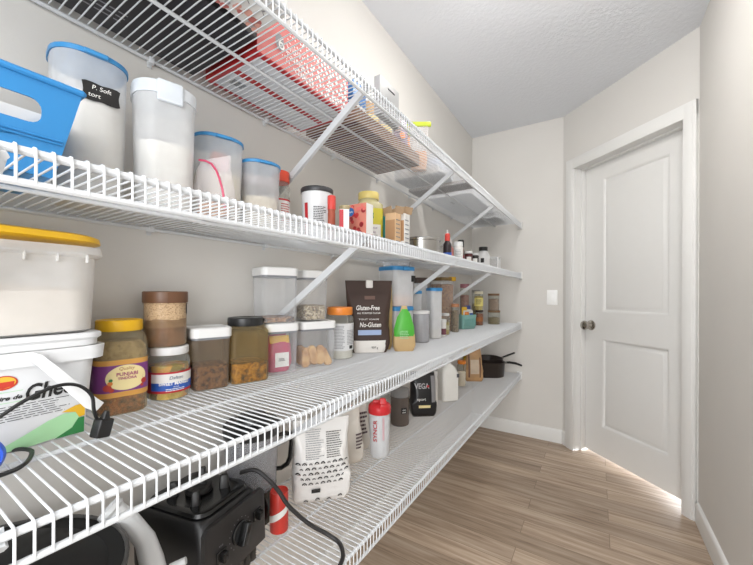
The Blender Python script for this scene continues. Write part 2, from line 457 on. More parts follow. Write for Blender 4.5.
# ------------------------------------------------------------------ the four wire shelves
SPC, WR, RR = 0.01498, 0.00145, 0.0047
Y0, Y1 = -0.62, YB - 0.012
BR = [0.09, 0.750, 1.450, 2.150]
def wire_shelf(z, label, rods, braces=BR):
    t = thing('wire_shelf', label, 'shelf', (0, 0, z), 0, 'wire shelves along the left wall')
    b = MB()
    y = 0.0995 - 48 * SPC
    zz = -WR
    while y < Y1 - .004:
        b.tube([(0.010, y, zz), (D - .006, y, zz), (D - .0015, y, zz - .0015), (D, y, zz - .006), (D, y, -.042)], WR, 6)
        y += SPC
    b.build('deck_wires', WIRE, t)
    MB().tube([(D - .0052, Y0, -.0074), (D - .0052, Y1, -.0074)], RR, 8).build('front_rail', WIRE, t)
    MB().tube([(D - .0030, Y0, -.0410), (D - .0030, Y1, -.0410)], .0042, 8).build('lip_rail', WIRE, t)
    MB().tube([(0.012, Y0, -.0074), (0.012, Y1, -.0074)], .0042, 8).build('back_rail', WIRE, t)
    for x in rods:
        MB().tube([(x, Y0, -.0068), (x, Y1, -.0068)], .0041, 8).build('middle_rail', WIRE, t)
    for k, y in enumerate(braces):
        q = MB()
        q.beam((D - .012, y, -.010), (0.004, y, -.268), 0.010, 0.019)
        q.box(0, .004, y - .009, y + .009, -.29, -.25, .001)
        q.tube([(D - .020, y, -.012), (D - .010, y, -.013), (D - .003, y, -.018)], .006, 6)
        q.build('support_brace', BRACE, t)
    for i in range(8):
        y = 0.40 - .335 + .335 * i
        q = MB().box(.0005, .018, y - .006, y + .006, -.0145, .0005, .002)
        q.box(.0005, .004, y - .005, y + .005, -.021, -.012, .001)
        q.build('wall_clip', WIRE, t)
    q = MB().box(D - .030, D + .006, YB - .011, YB - .0005, -.048, .010, .003)
    q.box(D - .012, D + .007, YB - .030, YB - .010, -.046, .004, .002)
    q.build('end_bracket', WHITE, t)
    return t
wire_shelf(Z1, 'topmost white wire shelf, holding the red box and the boxes under the ceiling', [0.195])
wire_shelf(Z2, 'white wire shelf holding the blue bin, second from the top', [0.195])
wire_shelf(Z3, 'white wire shelf holding the ghee tub and spice jars, third from the top', [0.195])
wire_shelf(Z4, 'lowest white wire shelf, holding the blender and pans above the floor', [0.205], [])

def at(x, y, z): return (x, y, z + 0.0003)
def face(x, y, f=1.0):
    """rotation that turns a thing's front from straight out of the wall (f=0) to the viewer's side (f=1)"""
    a = math.degrees(math.atan2(0 - y, 0.8955 - x)) + 90
    return 90 + (a - 90) * f
# ------------------------------------------------------------------ builders for the things on the shelves
def open_body(b, secs, wall=0.0015, k=7):
    """thin-walled vessel: outside up, over the rim and down inside"""
    ins = [(z + (wall if i == 0 else 0), hx - wall, hy - wall, max(r - wall, .0005)) for i, (z, hx, hy, r) in enumerate(secs)]
    return b.loft(list(secs) + ins[::-1], k)
def canister(label, cat, loc, rz, hx, hy, cr, h, body, lid, lid_h=0.016, fill=None, fill_h=0, taper=0.94, name='food_canister', group=None, tab=True, over=0.003, gasket=False):
    """tall rounded-square storage canister with a snap lid"""
    t = thing(name, label, cat, loc, rz, group)
    hb = h - lid_h * .7
    MB().loft([(0, hx * taper - .004, hy * taper - .004, cr * .8), (.004, hx * taper, hy * taper, cr), (hb * .93, hx, hy, cr), (hb, hx + .001, hy + .001, cr)], cap1=False).build('body', body, t)
    q = MB().loft([(h - lid_h, hx + over, hy + over, cr + over), (h - .003, hx + over, hy + over, cr + over), (h, hx + over - .004, hy + over - .004, cr), (h - .0006, hx * .86, hy * .86, cr * .86), (h - .003, hx * .84, hy * .84, cr * .84)])
    if tab: q.box(-hx * .32, hx * .32, -hy - over - .006, -hy, h - lid_h - .001, h - .004, .002)
    q.build('lid', lid, t)
    if gasket:
        MB().loft([(h - lid_h - .006, hx + .0005, hy + .0005, cr), (h - lid_h, hx + .0005, hy + .0005, cr)]).build('gasket', GASKET, t)
    if fill:
        f = hb
        s = taper + (1 - taper) * fill_h / f
        q = MB().loft([(.003, hx * taper - .003, hy * taper - .003, cr * .9), (fill_h * .5, hx * (taper + s) / 2 - .003, hy * (taper + s) / 2 - .003, cr * .9), (fill_h, hx * s - .003, hy * s - .003, cr * .9),
                       (fill_h + .003, hx * .6, hy * .6, cr * .6), (fill_h + .004, hx * .2, hy * .2, cr * .2)])
        q.jitter(.0015, 60, 1, fill_h * .9)
        q.build('contents', fill, t)
    return t
def jar(label, cat, loc, rz, r, h, body, lid, lid_h=.02, neck=.85, fill=None, fill_h=0, name='jar', group=None, sq=None, shoulder=.12, lid_r=None, ribs=False):
    """screw-top jar; sq gives (hx, hy, corner) for square jars"""
    t = thing(name, label, cat, loc, rz, group)
    hx, hy, cr = sq if sq else (r, r, r)
    hb = h - lid_h; s0 = hb * (1 - shoulder); lr = lid_r or min(hx, hy) * neck + .003
    nr = lr - .003
    MB().loft([(0, hx - .005, hy - .005, max(cr - .005, .004)), (.003, hx - .001, hy - .001, cr), (.008, hx, hy, cr), (s0, hx, hy, cr), (s0 + (hb - s0) * .5, hx * .5 + nr * .5 + .003, hy * .5 + nr * .5 + .003, (cr + nr) / 2 + .003), (hb - .002, nr, nr, nr), (h - .004, nr, nr, nr)], cap1=False).build('body', body, t)
    q = MB().lathe([(lr - .001, hb), (lr, hb + .002), (lr, h - .002), (lr - .002, h), (lr * .85, h), (lr * .82, h - .0012), (.001, h - .0012)], 10)
    q.build('lid', lid, t)
    if fill:
        q = MB().loft([(.002, hx - .004, hy - .004, cr * .92), (fill_h * .6, hx - .003, hy - .003, cr * .95), (fill_h, hx - .003, hy - .003, cr * .95), (fill_h + .003, hx * .6, hy * .6, cr * .6), (fill_h + .004, hx * .15, hy * .15, cr * .15)])
        q.jitter(.003, 55, 2, fill_h * .9)
        q.build('contents', fill, t)
    return t
def pouch(label, cat, loc, rz, w_, d, h, mat, name='bag', seed=1, bottom=.9, top_w=1.0, top_d=.06, amp=.004, group=None, fold=0.0, belly=.35, gusset=.35):
    """soft bag: full below, pinched flat along its top seam"""
    t = thing(name, label, cat, loc, rz, group)
    secs = []
    n = 16
    for i in range(n + 1):
        f = i / n
        swell = math.sin(PI * min(f / (2 * belly), 1) * .5) if f < 2 * belly else 1
        dd = d * (bottom + (1 - bottom) * min(f / belly, 1)) if f < belly else d * (top_d + (1 - top_d) * math.cos((f - belly) / (1 - belly) * PI / 2) ** 1.1)
        ww = w_ * (bottom + (1 - bottom) * min(f / .12, 1)) * (1 - (1 - top_w) * max(0, (f - belly) / (1 - belly)))
        if f == 0: dd *= .86; ww *= .95
        secs.append((f * h, ww / 2, dd / 2, min(dd / 2, .012 if f < gusset else dd / 2), 0, -fold * max(0, f - .6)))
    q = MB().loft(secs, 8)
    q.jitter(amp, 22, seed, .012); q.jitter(amp * .4, 60, seed + 5, .012)
    o = q.build('body', mat, t, sharp=1.2)
    return t, secs
def bagmap(secs, extra=0.004):
    def fn(u, v):
        for a, b_ in zip(secs, secs[1:]):
            if v <= b_[0]: break
        f = min(max((v - a[0]) / (b_[0] - a[0]), 0), 1)
        hy = a[2] + (b_[2] - a[2]) * f; oy = a[5] + (b_[5] - a[5]) * f; hx = a[1] + (b_[1] - a[1]) * f
        fall = max(0, 1 - (abs(u) / max(hx, 1e-4)) ** 4) ** .5
        return (u, -hy * fall + oy - extra, v)
    return fn
def carton(label, cat, loc, rz, wx, wy, h, mat, name='carton', group=None, flap=None):
    t = thing(name, label, cat, loc, rz, group)
    MB().box(-wx / 2, wx / 2, -wy / 2, wy / 2, 0, h, .0015).build('body', mat, t)
    if flap:
        q = MB(); q.beam((-wx / 2, 0, h - .001), (-wx / 2 - .006, 0, h + .03), wy * .9, .0012); q.beam((wx / 2, 0, h - .001), (wx / 2 + .008, 0, h + .026), wy * .9, .0012)
        q.build('flap', flap, t)
    return t
def bottle(label, cat, loc, rz, r, h, body, cap, cap_h=.03, cap_r=None, neck_h=.03, name='bottle', group=None, fill=None, fill_h=0, cone=False):
    t = thing(name, label, cat, loc, rz, group)
    cr = cap_r or r * .55; hb = h - cap_h; s = hb - neck_h
    MB().lathe([(0, 0), (r * .9, 0), (r, .004), (r, s), (r * .9, s + neck_h * .35), (cr * .9, hb - .003), (cr * .85, hb + .004)], 8).build('body', body, t)
    prof = [(cr, hb), (cr, hb + cap_h * (.4 if cone else .95)), (cr * (.35 if cone else .9), h), (0, h)]
    MB().lathe(prof, 8).build('cap', cap, t)
    if fill: MB().lathe([(0, .003), (r - .003, .003), (r - .003, fill_h), (0, fill_h + .002)], 8).build('contents', fill, t)
    return t

# ================================================================== third shelf from the top
# ---- ghee tub
TUBWH = M('white_tub_plastic', 'd9dadb', 0.38, mottle=0.01)
t = thing('ghee_tub', 'big white ghee tub with printed green leaf label, beneath the yellow-lidded tub', 'tub', at(0.090, 0.070, Z3), 90)
MB().loft([(0, .160, .069, .018), (.004, .164, .073, .02), (.128, .175, .081, .024), (.128, .187, .0885, .026), (.150, .189, .090, .026), (.1505, .172, .084, .024)], 7).build('body', TUBWH, t)
MB().loft([(.1507, .181, .088, .026), (.1507, .179, .0865, .025), (.160, .179, .0865, .025), (.164, .184, .0905, .026), (.170, .184, .0905, .026), (.172, .182, .0885, .025), (.1715, .163, .076, .02), (.168, .161, .074, .02)]).build('lid', TUBWH, t)
gm = flat(.073, (.081 - .073) / .128)
GP, DG, YE = M('leaf_green_print', 'a6d6a4', .5), M('dark_green_print', '2f7d43', .5), M('yellow_print', 'e2b02c', .5)
blob('leaf_print', gm, [(.045, .003), (.085, .022), (.112, .036), (.132, .042), (.146, .041), (.152, .030), (.145, .017), (.125, .006), (.095, .003)], GP, t)
blob('leaf_print', gm, [(.120, .004), (.142, .016), (.150, .030), (.158, .030), (.158, .004)], DG, t, .0011)
blob('leaf_print', gm, [(.128, .045), (.146, .052), (.1585, .053), (.1585, .032), (.151, .031), (.146, .041)], YE, t, .0010)
text('Ghee', gm, .112, .086, .034, INK, t, shear=.25, bold=.0009, width=.056, rot=2)
blob('logo', gm, oval(.062, .107, .0155, .0105), M('logo_red', 'c23a2a', .5), t)
blob('logo', gm, oval(.062, .1075, .0135, .0085), M('logo_yellow', 'e7b23c', .5), t, .0012)
blob('logo', gm, [(.050, .1085), (.074, .1085), (.073, .1015), (.062, .099), (.051, .1015)], M('logo_red', 'c23a2a', .5), t, .0014)
text('oire de', gm, .067, .0835, .0085, INK, t, shear=.3, bold=.0003, width=.030)
for v in (.0925, .0765): blob('rule', gm, [(.046, v), (.083, v), (.083, v + .0007), (.046, v + .0007)], GP, t)
lines(gm, .045, .143, .047, .072, 7, INK, t, 4, .26)
q = MB()                                                     # bail handle hanging across the front
q.tube([(.088, -.092, .145), (.096, -.095, .139), (.118, -.103, .110), (.156, -.108, .059), (.168, -.108, .048)], [.005, .0075, .0085, .0105, .0095], 8, .25, up=(0, -1, 0))
q.build('bail_handle', M('white_bail_plastic', 'dededd', .35), t)
# ---- frosted tub with the yellow lid on top of it
t = thing('storage_tub', 'frosted oblong tub with loose yellow lid, stacked on the ghee tub', 'tub', (0.098, 0.095, Z3 + .1723), 90)
q = MB().loft([(0, .145, .064, .035), (.004, .152, .070, .04), (.125, .158, .078, .05), (.128, .165, .085, .055), (.131, .167, .087, .055), (.143, .165, .086, .055)], 9, cap1=False)
for i in range(8): q.box(-.131 + i * .0375 - .0008, -.131 + i * .0375 + .0008, -.0855, -.078, .116, .129)
q.build('body', plastic('frosted_tub_plastic', 'ecebe9', .50, .35), t)
MB().loft([(.003, .147, .066, .036), (.070, .153, .071, .04), (.077, .10, .05, .03), (.078, .03, .02, .01)], 9).build('contents', M('pale_flour', 'd9cbb8', .8), t)
MB().loft([(.1445, .156, .083, .055), (.147, .163, .088, .058), (.156, .161, .086, .056), (.159, .154, .079, .05), (.158, .14, .065, .04)], 9).xform(Matrix.Translation((0, 0, .006)) @ Matrix.Rotation(R(1.1), 4, 'Y') @ Matrix.Rotation(R(-1), 4, 'X')).build('lid', M('yellow_lid_plastic', 'e8b51c', .35), t)
# ---- pickle jar, yellow lid
PET = plastic('brownish_jar_plastic', 'c9bda0', 0.16, 0.1, 'f4eddc')
PICK = food('red_brown_pickle', ['3f2412', '7a4a22', '9b5a2a', 'b98a4a'], 110, .4)
MUST = food('mustard_paste', ['6d5a38', '8d7a55', 'a3926e', '5c4a2c'], 45, .5)
YLID = M('yellow_lid_plastic', 'e8b51c', .35)
t = jar('tall pickle jar with yellow lid and purple label, beside the ghee tub', 'jar', at(.074, .314, Z3), face(.074, .314, .55), .047, .184, PET, YLID, .022, .86, PICK, .036, sq=(.044, .044, .026), shoulder=.16, lid_r=.0395)
MB().loft([(.037, .041, .041, .024), (.132, .041, .041, .024), (.142, .033, .033, .024)]).build('pickle_oil', MUST, t)
pm = flat(.044)
def sqring(name, par, hx, cr, z0, z1, mat, e=.0006):
    return MB().loft([(z0, hx + e, hx + e, cr + e), (z1, hx + e, hx + e, cr + e)], 7, False, False).build(name, mat, par)
sqring('label', t, .044, .026, .036, .108, M('orange_print', 'd29a4a', .5))
sqring('label_panel', t, .044, .026, .046, .098, M('purple_print', '7d3a82', .5), .001)
def cmap(hx, cr):                                            # wraps round a rounded-square jar
    s = hx - cr
    def fn(u, v):
        if abs(u) <= s: return (u, -hx, v)
        a = (abs(u) - s) / cr; sg = 1 if u > 0 else -1
        return (sg * (s + cr * math.sin(a)), -s - cr * math.cos(a), v)
    return fn
pj = cmap(.044, .026)
CREAM = M('cream_print', 'ead9a0', .5)
LAST[t.name] = blob('badge', pj, oval(.004, .073, .033, .0245, 40), CREAM, t, .0016)
text('Quality', pj, .004, .0905, .0085, M('rust_ink', '9a4a2a', .5), t, .002, .2)
PINK_INK = M('plum_ink', '9a2f6a', .5)
text('PUNJABI', pj, .005, .0795, .0095, PINK_INK, t, .002, bold=.0002)
text('TINDORA', pj, .005, .0715, .0068, PINK_INK, t, .002, bold=.0002)
lines(pj, -.010, .020, .056, .067, 3, M('rust_ink', '9a4a2a', .5), t, 6, .4)
FR = M('fruit_red', 'b4382c', .5)
for u, v, r_, m_ in ((-.026, .056, .0065, FR), (-.020, .051, .004, FR), (.033, .062, .0055, FR), (.029, .054, .003, FR), (-.022, .064, .004, M('fruit_orange', 'd0782e', .5)), (-.021, .070, .003, DG)):
    blob('fruit_print', pj, oval(u, v, r_, r_, 14), m_, t, .0020)
# ---- olive jar and the brown-lidded jar on it
GLASS = plastic('jar_glass', 'd6d8d4', 0.09, 0.05, 'fafbf8')
OLIVE = food('yellow_green_olives', ['6a5a1c', '9a8428', 'd8b23a', 'c88a24'], 42, .3, .8, True)
t = jar('squat clear jar with white lid and red, white and blue label, beneath a brown-lidded jar', 'jar', at(.064, .416, Z3), face(.064, .416, .8), .043, .117, GLASS, WHITE, .018, .86, OLIVE, .075, shoulder=.25)
jm = cyl(.043)
def ring(name, par, r, z0, z1, mat, e=.0006, a0=0, a1=360):
    b = MB(); n = 40
    b.rings([[((r + e) * math.sin(R(a0 + (a1 - a0) * i / n)), -(r + e) * math.cos(R(a0 + (a1 - a0) * i / n)), z) for i in range(n + 1)] for z in (z0, z1)], False, False, False)
    o = b.build(name, mat, par); LAST[par.name] = o
    return o
ring('label', t, .043, .017, .063, M('label_red', 'b5242c', .5), a0=-130, a1=130)
ring('label_panel', t, .043, .040, .059, PAPER, .001, a0=-55, a1=80)
ring('label_panel', t, .043, .0225, .040, M('label_blue', '2858b0', .5), .001, a0=-55, a1=80)
text('SWEET MANGO', jm, .008, .0375, .0095, WINK, t, .002, bold=.0003, width=.062)
text('Dalton', jm, .010, .0500, .010, M('navy_ink', '22305e', .5), t, .002, .2)
text('IN OIL', jm, .010, .0300, .004, WINK, t, .002); lines(jm, -.010, .030, .0195, .0265, 2, WINK, t, 3, .4)
t = jar('brown-lidded jar of tan powder, stacked on the red, white and blue labelled jar', 'jar', (.060, .410, Z3 + .1178), face(.06, .41, .8), .043, .124, plastic('tan_jar_plastic', 'd8c4a8', .12, .12, 'f8f2ea'), M('brown_lid_plastic', '6b4a34', .4), .026, .97, food('dark_spice_powder', ['4a2e1c', '6b452a', '7d5638'], 40), .045, shoulder=.04, lid_r=.0455)
MB().lathe([(.0415, .043), (.0415, .062), (.0405, .062)], 9).jitter(.004, 40, 3, .058).build('powder_film', food('spice_film', ['8a6e50', '7a5c40', '94795a'], 30), t)
MB().lathe([(.0408, .060), (.0412, .099), (.0, .099)], 9).build('powder_coating', food('speckled_powder', ['7a5c40', 'cdb698', 'd8c2a4', 'dcc8aa'], 300, .8, .1), t)
ring('date_tag', t, .043, .072, .096, INK, .0008, a0=62, a1=72)
# ---- snap-lid container with brown chutney, black-lidded jar
BROWN = food('brown_dried_mix', ['2e1c10', '6a4222', '96683a', '3c2616'], 95, .6, 1.0)
FILM = plastic('dusty_clear_plastic', '9c8f80', .24, .25, 'f0e8dc')
def pop(label, y, x, hx, h, fill, fill_h, body=CLEAR, f=.5, z=Z3, hy=None, lid_h=.024):
    return canister(label, 'container', at(x, y, z), face(x, y, f), hx, hy or hx, .014, h, body, WHITE, lid_h, fill, fill_h, taper=.955, name='snap_lid_container', group='white snap-lid containers', tab=False, over=.004, gasket=True)
pop('snap-lid container dusted brown inside, second container left of the stacked pair', .512, .060, .044, .153, BROWN, .058, FILM, .5)
AMB = plastic('amber_jar_plastic', 'b0a384', .13, .1, 'f3ecd6')
AMBF = food('golden_brown_pickle', ['3c240a', '8a5a18', 'c48a2a', '5c3a10'], 70, .35, 1.0)
t = jar('large square amber pickle jar with a black lid', 'jar', at(.078, .611, Z3), face(.078, .617, .5), .05, .171, AMB, M('black_lid_plastic', '232425', .35), .022, .85, AMBF, .052, sq=(.050, .050, .014), shoulder=.10, lid_r=.046)
MB().loft([(.054, .048, .048, .013), (.128, .048, .048, .013), (.136, .040, .040, .02)]).build('pickle_oil', plastic('golden_oil', 'ab9468', .20, .1, 'f2e8ce'), t)
t = pop('small snap-lid container with a pink packet inside, beneath the tall clear container', .722, .082, .047, .150, None, 0, CLEAR, .5)
q = MB().loft([(.004, .034, .020, .02), (.03, .038, .030, .02), (.08, .036, .024, .02), (.104, .030, .012, .01), (.114, .026, .003, .002)], 6).jitter(.003, 50, 3)
q.build('packet', M('magenta_wrapper', 'c8245c', .35, mottle=.2), t)
patch('packet_label', flat(.033), -.020, .022, .020, .062, PAPER, t); patch('packet_top', flat(.042, -.26), -.031, .029, .088, .110, YE, t)
lines(flat(.0345), -.010, .012, .036, .046, 3, INK, t, 2, .5)
NUTS = food('chopped_nuts', ['5a3c26', '8a6242', 'a8845e', '3f2a1c'], 130, .6, .8, True)
pop('tall clear snap-lid container with a shallow layer of nuts, stacked on the pink packet container', .712, .080, .052, .162, NUTS, .016, CLEAR, .5, Z3 + .1505)
SEED = food('mixed_seeds', ['3d3024', '8a7458', 'b7a27c', '6a5238', 'd0c0a0'], 220, .6, .7, True)
t = pop('wide snap-lid container of golden cookies', .862, .088, .060, .147, None, 0, CLEAR, .45)
BIS = food('golden_biscuit', ['a8763e', 'c89a5c', 'd9b278'], 30, .7, .4)
for i, (x, y, z, a, bb_) in enumerate(((-.035, -.030, .030, 8, 80), (-.010, -.034, .036, -14, 84), (.016, -.032, .034, 6, 78), (.036, -.030, .026, -20, 70), (-.020, .006, .012, 10, 8), (.020, .004, .012, 30, 6), (0, -.004, .026, -20, 10), (-.03, .02, .03, 5, 75))):
    q = MB().loft([(-.006, .012, .030, .011), (-.003, .014, .032, .013), (.003, .014, .032, .013), (.006, .012, .030, .011)])
    q.xform(Matrix.Translation((x, y, z)) @ Matrix.Rotation(R(a), 4, 'Y') @ Matrix.Rotation(R(bb_), 4, 'X')); q.build('cookie', BIS, t)
pop('clear snap-lid container half full of seeds, stacked on the cookie container', .865, .083, .043, .164, SEED, .048, CLEAR, .45, Z3 + .1475)
# ---- orange-lidded jar
t = jar('clear jar with an orange lid and white nutrition label', 'jar', at(.092, 1.010, Z3), face(.092, 1.01, .8), .050, .186, GLASS, M('orange_lid_plastic', 'e88a35', .35), .028, .88, M('white_powder', 'd8d5d0', .8), .10, shoulder=.14)
om = cyl(.050)
ring('label', t, .050, .030, .128, M('label_grey_white', 'd6d7d8', .5), .0006, -60, 85)
lines(om, -.028, .010, .036, .120, 16, M('grey_ink', '7d8086', .6), t, 7, .4); lines(om, .018, .06, .05, .104, 10, M('grey_ink', '7d8086', .6), t, 9, .4)
patch('barcode', om, .028, .046, .036, .048, INK, t, .0012)
# ---- brown gluten-free flour bag
BRBAG = M('brown_paper_bag', '3d2a22', .55, mottle=.15)
t, secs = pouch('dark brown flour bag with white gluten-free lettering and white base', 'flour bag', at(.120, 1.160, Z3), face(.13, 1.165, .85), .165, .058, .288, BRBAG, 'flour_bag', 3, top_w=1.16, top_d=.10, amp=.003, belly=.42)
bm_ = bagmap(secs)
patch('white_base', bm_, -.070, .070, .002, .050, M('bag_white', 'e4e1dc', .5), t, .002, 16, 4)
text('Gluten-Free', bm_, -.008, .178, .026, WINK, t, .004, .15, .0003, width=.092)
text('ALL PURPOSE FLOUR', bm_, -.004, .158, .009, WINK, t, .004, width=.092)
text('TOUT USAGE', bm_, -.004, .134, .008, WINK, t, .004, width=.08)
text('No-Gluten', bm_, .002, .112, .026, WINK, t, .004, .15, .0003, width=.084)
patch('blue_panel', bm_, -.046, .046, .072, .092, M('pale_blue_print', '9fb2d4', .5), t, .002, 14)
lines(bm_, -.040, .040, .075, .090, 3, INK, t, 4, .4)
patch('emblem', bm_, -.020, .022, .212, .226, M('bag_brown_light', '6a5046', .5), t, .002)
text('907 g', bm_, .02, .022, .012, INK, t, .004)
MB().box(-.013, .015, -.016, .006, .258, .290, .004).build('white_tag', PAPER, t)
# ---- kraft bags behind it
t, secs = pouch('golden kraft bag standing directly behind the brown flour bag', 'bag', at(.124, 1.240, Z3), face(.155, 1.245, .75), .104, .040, .272, M('gold_kraft', 'b9a06a', .5, mottle=.2), 'kraft_bag', 5, amp=.004)
t, secs = pouch('small tan kraft bag with a bright green label, in front of the frosted canisters', 'bag', at(.226, 1.264, Z3), face(.2, 1.3, .8), .090, .038, .185, M('tan_kraft', 'c6a878', .55, mottle=.15), 'kraft_bag', 8, top_w=.22, amp=.004)
bm_ = bagmap(secs)
blob('green_label', bm_, [(-.042, .052), (.040, .052), (.041, .10), (.024, .155), (.010, .172), (-.010, .172), (-.030, .140), (-.043, .09)], M('bright_green_print', '4fae3a', .45, mottle=.15), t, .002)
lines(bm_, -.022, .02, .05, .085, 5, GP, t, 6, .4)
# ---- frosted canisters with blue lids
OAT = M('pale_oats', 'cfc6b8', .8); ORANGE = food('orange_lentils', ['c98a5c', 'd89c70', 'dfb08c'], 160, .7, .3)
canister('lower of the two stacked frosted canisters with blue lids, under the orange-filled one', 'canister', at(.128, 1.376, Z3), face(.125, 1.378, .3), .061, .058, .022, .178, FROST, BLUELID, .018, OAT, .09)
t = canister('upper stacked frosted canister with blue lid, orange lentils at its bottom', 'canister', (.128, 1.376, Z3 + .1785), face(.125, 1.378, .3), .064, .060, .022, .178, FROST, BLUELID, .018, ORANGE, .045)
MB().box(.034, .058, -.0635, -.060, .11, .138, .001).build('chalk_tag', BLACK, t)
t = thing('plastic_tray', 'shallow clear tray lying on the taller blue-lidded stack', 'tray', (.128, 1.374, Z3 + .3568), 90)
open_body(MB(), [(0, .052, .045, .012), (.024, .058, .05, .014)]).build('body', CLEAR, t)
t = jar('grey frosted tub with white lid, right of the stacked blue-lidded canisters', 'tub', at(.173, 1.535, Z3), face(.173, 1.535, .8), .042, .152, plastic('smoky_plastic', 'c9cbd0', .5, .2), WHITE, .014, .98, food('grey_wafers', ['57504c', '8c8480', 'b8b2ae'], 26, .6, .5, True), .085, shoulder=.03, lid_r=.0455, name='tub')
canister('slim tall frosted canister with blue lid, standing alone right of the grey tub', 'canister', at(.172, 1.705, Z3), face(.172, 1.705, .6), .033, .036, .016, .265, FROST, BLUELID, .016, OAT, .05)
canister('frosted blue-lidded canister half hidden behind the grey tub', 'canister', at(.085, 1.625, Z3), face(.085, 1.625, .6), .038, .04, .016, .250, FROST, BLUELID, .016, food('green_lentils', ['5a5a34', '7c7a4c', '8f8a5c'], 160), .105)
canister('tall frosted canister with a dark brown lid, against the wall', 'canister', at(.065, 1.745, Z3), face(.065, 1.745, .6), .040, .04, .016, .322, FROST, M('dark_brown_lid', '4a3a34', .4), .03, OAT, .10, tab=False)
t = canister('tall square canister of brown granola with a yellow-cornered lid', 'canister', at(.075, 2.055, Z3), face(.075, 2.055, .35), .056, .056, .012, .335, CLEAR, M('olive_brown_lid', '7a6238', .4), .02, food('granola', ['5d3a20', '946436', 'b08450', '6e4628'], 90), .29, tab=False)
MB().box(.028, .062, -.062, -.028, .312, .3385, .003).build('lid_corner', YLID, t)
# ---- small jars near the end
SPI1 = food('green_brown_spice', ['6d6338', '8d8250', 'a39866'], 120)
t = jar('small screw jar of yellowish spice in front of the granola canister', 'jar', at(.165, 1.885, Z3), face(.168, 1.885), .025, .122, GLASS, WHITE, .014, .8, food('yellow_lentils', ['9c8a4c', 'b8a462', 'c6b478'], 140), .07, name='spice_jar', shoulder=.18)
ring('label', t, .024, .03, .055, M('pale_label', 'c9c2a0', .5), .0006, -60, 60)
t = jar('tiny white jar with a dark label beside the yellowish spice jar', 'jar', at(.190, 1.790, Z3), face(.185, 1.85), .016, .094, PAPER, WHITE, .014, .95, name='spice_jar', shoulder=.05)
ring('label', t, .016, .012, .045, M('maroon_label', '6a3844', .5), .0006, -70, 70)
jar('tall glass jar of brown spice with an orange-brown lid, before the granola canister', 'jar', at(.168, 2.040, Z3), face(.15, 2.195), .024, .172, GLASS, M('copper_lid', 'b8805c', .3), .02, .9, food('brown_spice', ['5a4a38', '7c6a54', '94846e'], 120), .13, name='spice_jar', shoulder=.06)
jar('stout jar of pale grains with copper lid, left of the teal basket', 'jar', at(.066, 2.195, Z3), face(.066, 2.195), .027, .160, GLASS, M('copper_lid', 'b8805c', .3), .02, .9, SPI1, .11, name='spice_jar', shoulder=.08)
t = thing('basket', 'small teal plastic basket filled with seasoning packets', 'basket', at(.155, 2.270, Z3), face(.155, 2.27, .4))
TEAL = M('teal_plastic', '84b5ae', .4)
open_body(MB(), [(0, .052, .036, .012), (.004, .056, .040, .014), (.094, .064, .048, .016)], .0025).build('body', TEAL, t)
q = MB()
for i in range(6): q.box(-.045 + i * .018 - .002, -.045 + i * .018 + .002, -.0515, -.045, .02, .07, .0008)
q.build('ribs', TEAL, t)
def packet(label, dx, dy, w_, h, mat, art, az=0, tilt=8):
    bx, by = .155, 2.270; a = R(face(bx, by, .4))
    px, py = bx + dx * math.cos(a) - dy * math.sin(a), by + dx * math.sin(a) + dy * math.cos(a)
    t = thing('seasoning_packet', label, 'packet', (px, py, Z3 + .004), math.degrees(a) + az, 'packets in the teal basket')
    q = MB().loft([(0, w_ * .48, .004, .002), (h * .4, w_ / 2, .006, .006), (h * .9, w_ / 2, .003, .003), (h, w_ / 2, .001, .001)], 5).jitter(.0015, 40, w_ * 100)
    q.build('body', mat, t)
    patch('print', flat(.0075), -w_ * .36, w_ * .36, h * .62, h * .84, art, t)
packet('yellow seasoning packet with a white panel standing in the teal basket', -.024, -.018, .045, .142, M('packet_yellow', 'dfb432', .4), PAPER)
packet('orange seasoning packet standing low in the teal basket', -.016, -.032, .034, .110, M('packet_orange', 'd9803a', .4), YE)
packet('blue and white seasoning packet standing in the teal basket', .020, -.004, .045, .150, M('packet_navy', '3a4a8c', .4), PAPER)
packet('white folded packet leaning in the teal basket', .026, -.022, .04, .120, PAPER, M('label_blue', '2858b0', .5))
t = jar('small jar of red-brown sauce, beneath the yellow-labelled jar', 'jar', at(.168, 2.555, Z3), face(.168, 2.555), .029, .112, GLASS, M('dark_lid', '3a2a22', .4), .016, .9, food('red_brown_sauce', ['5a2a14', '8a4a24', '9c6234'], 50), .085, name='spice_jar', shoulder=.1)
ring('label', t, .029, .03, .06, M('amber_label', 'a8683a', .5), .0006, -60, 60)
t = jar('small white-lidded jar with a yellow label, stacked on the red-brown sauce jar', 'jar', (.165, 2.552, Z3 + .1125), face(.165, 2.552), .031, .138, GLASS, M('cream_lid', 'e3dcc4', .4), .02, .9, food('yellow_sauce', ['9c8a3c', 'b8a24c', 'c6b468'], 40), .10, name='spice_jar', shoulder=.08)
ring('label', t, .031, .03, .09, M('pale_yellow_label', 'e2d680', .5), .0006, -80, 80); lines(cyl(.031), -.02, .02, .04, .08, 5, M('brown_ink', '5a4020', .5), t, 3, .5)
jar('lower of the two brown-lidded jars at the end of the shelf', 'jar', at(.232, 2.725, Z3), face(.232, 2.725), .045, .106, GLASS, M('bamboo_lid', '7a5c40', .5), .016, .96, food('dried_herbs', ['5c5436', '8a7c58', '6a6040'], 110), .05, name='spice_jar', shoulder=.05)
jar('upper brown-lidded jar stacked at the end of the shelf', 'jar', (.230, 2.722, Z3 + .1065), face(.23, 2.722), .041, .128, GLASS, M('bamboo_lid', '7a5c40', .5), .016, .96, food('brown_peppercorn', ['6a5444', '8d7460', 'a08a74'], 120), .085, name='spice_jar', shoulder=.05)
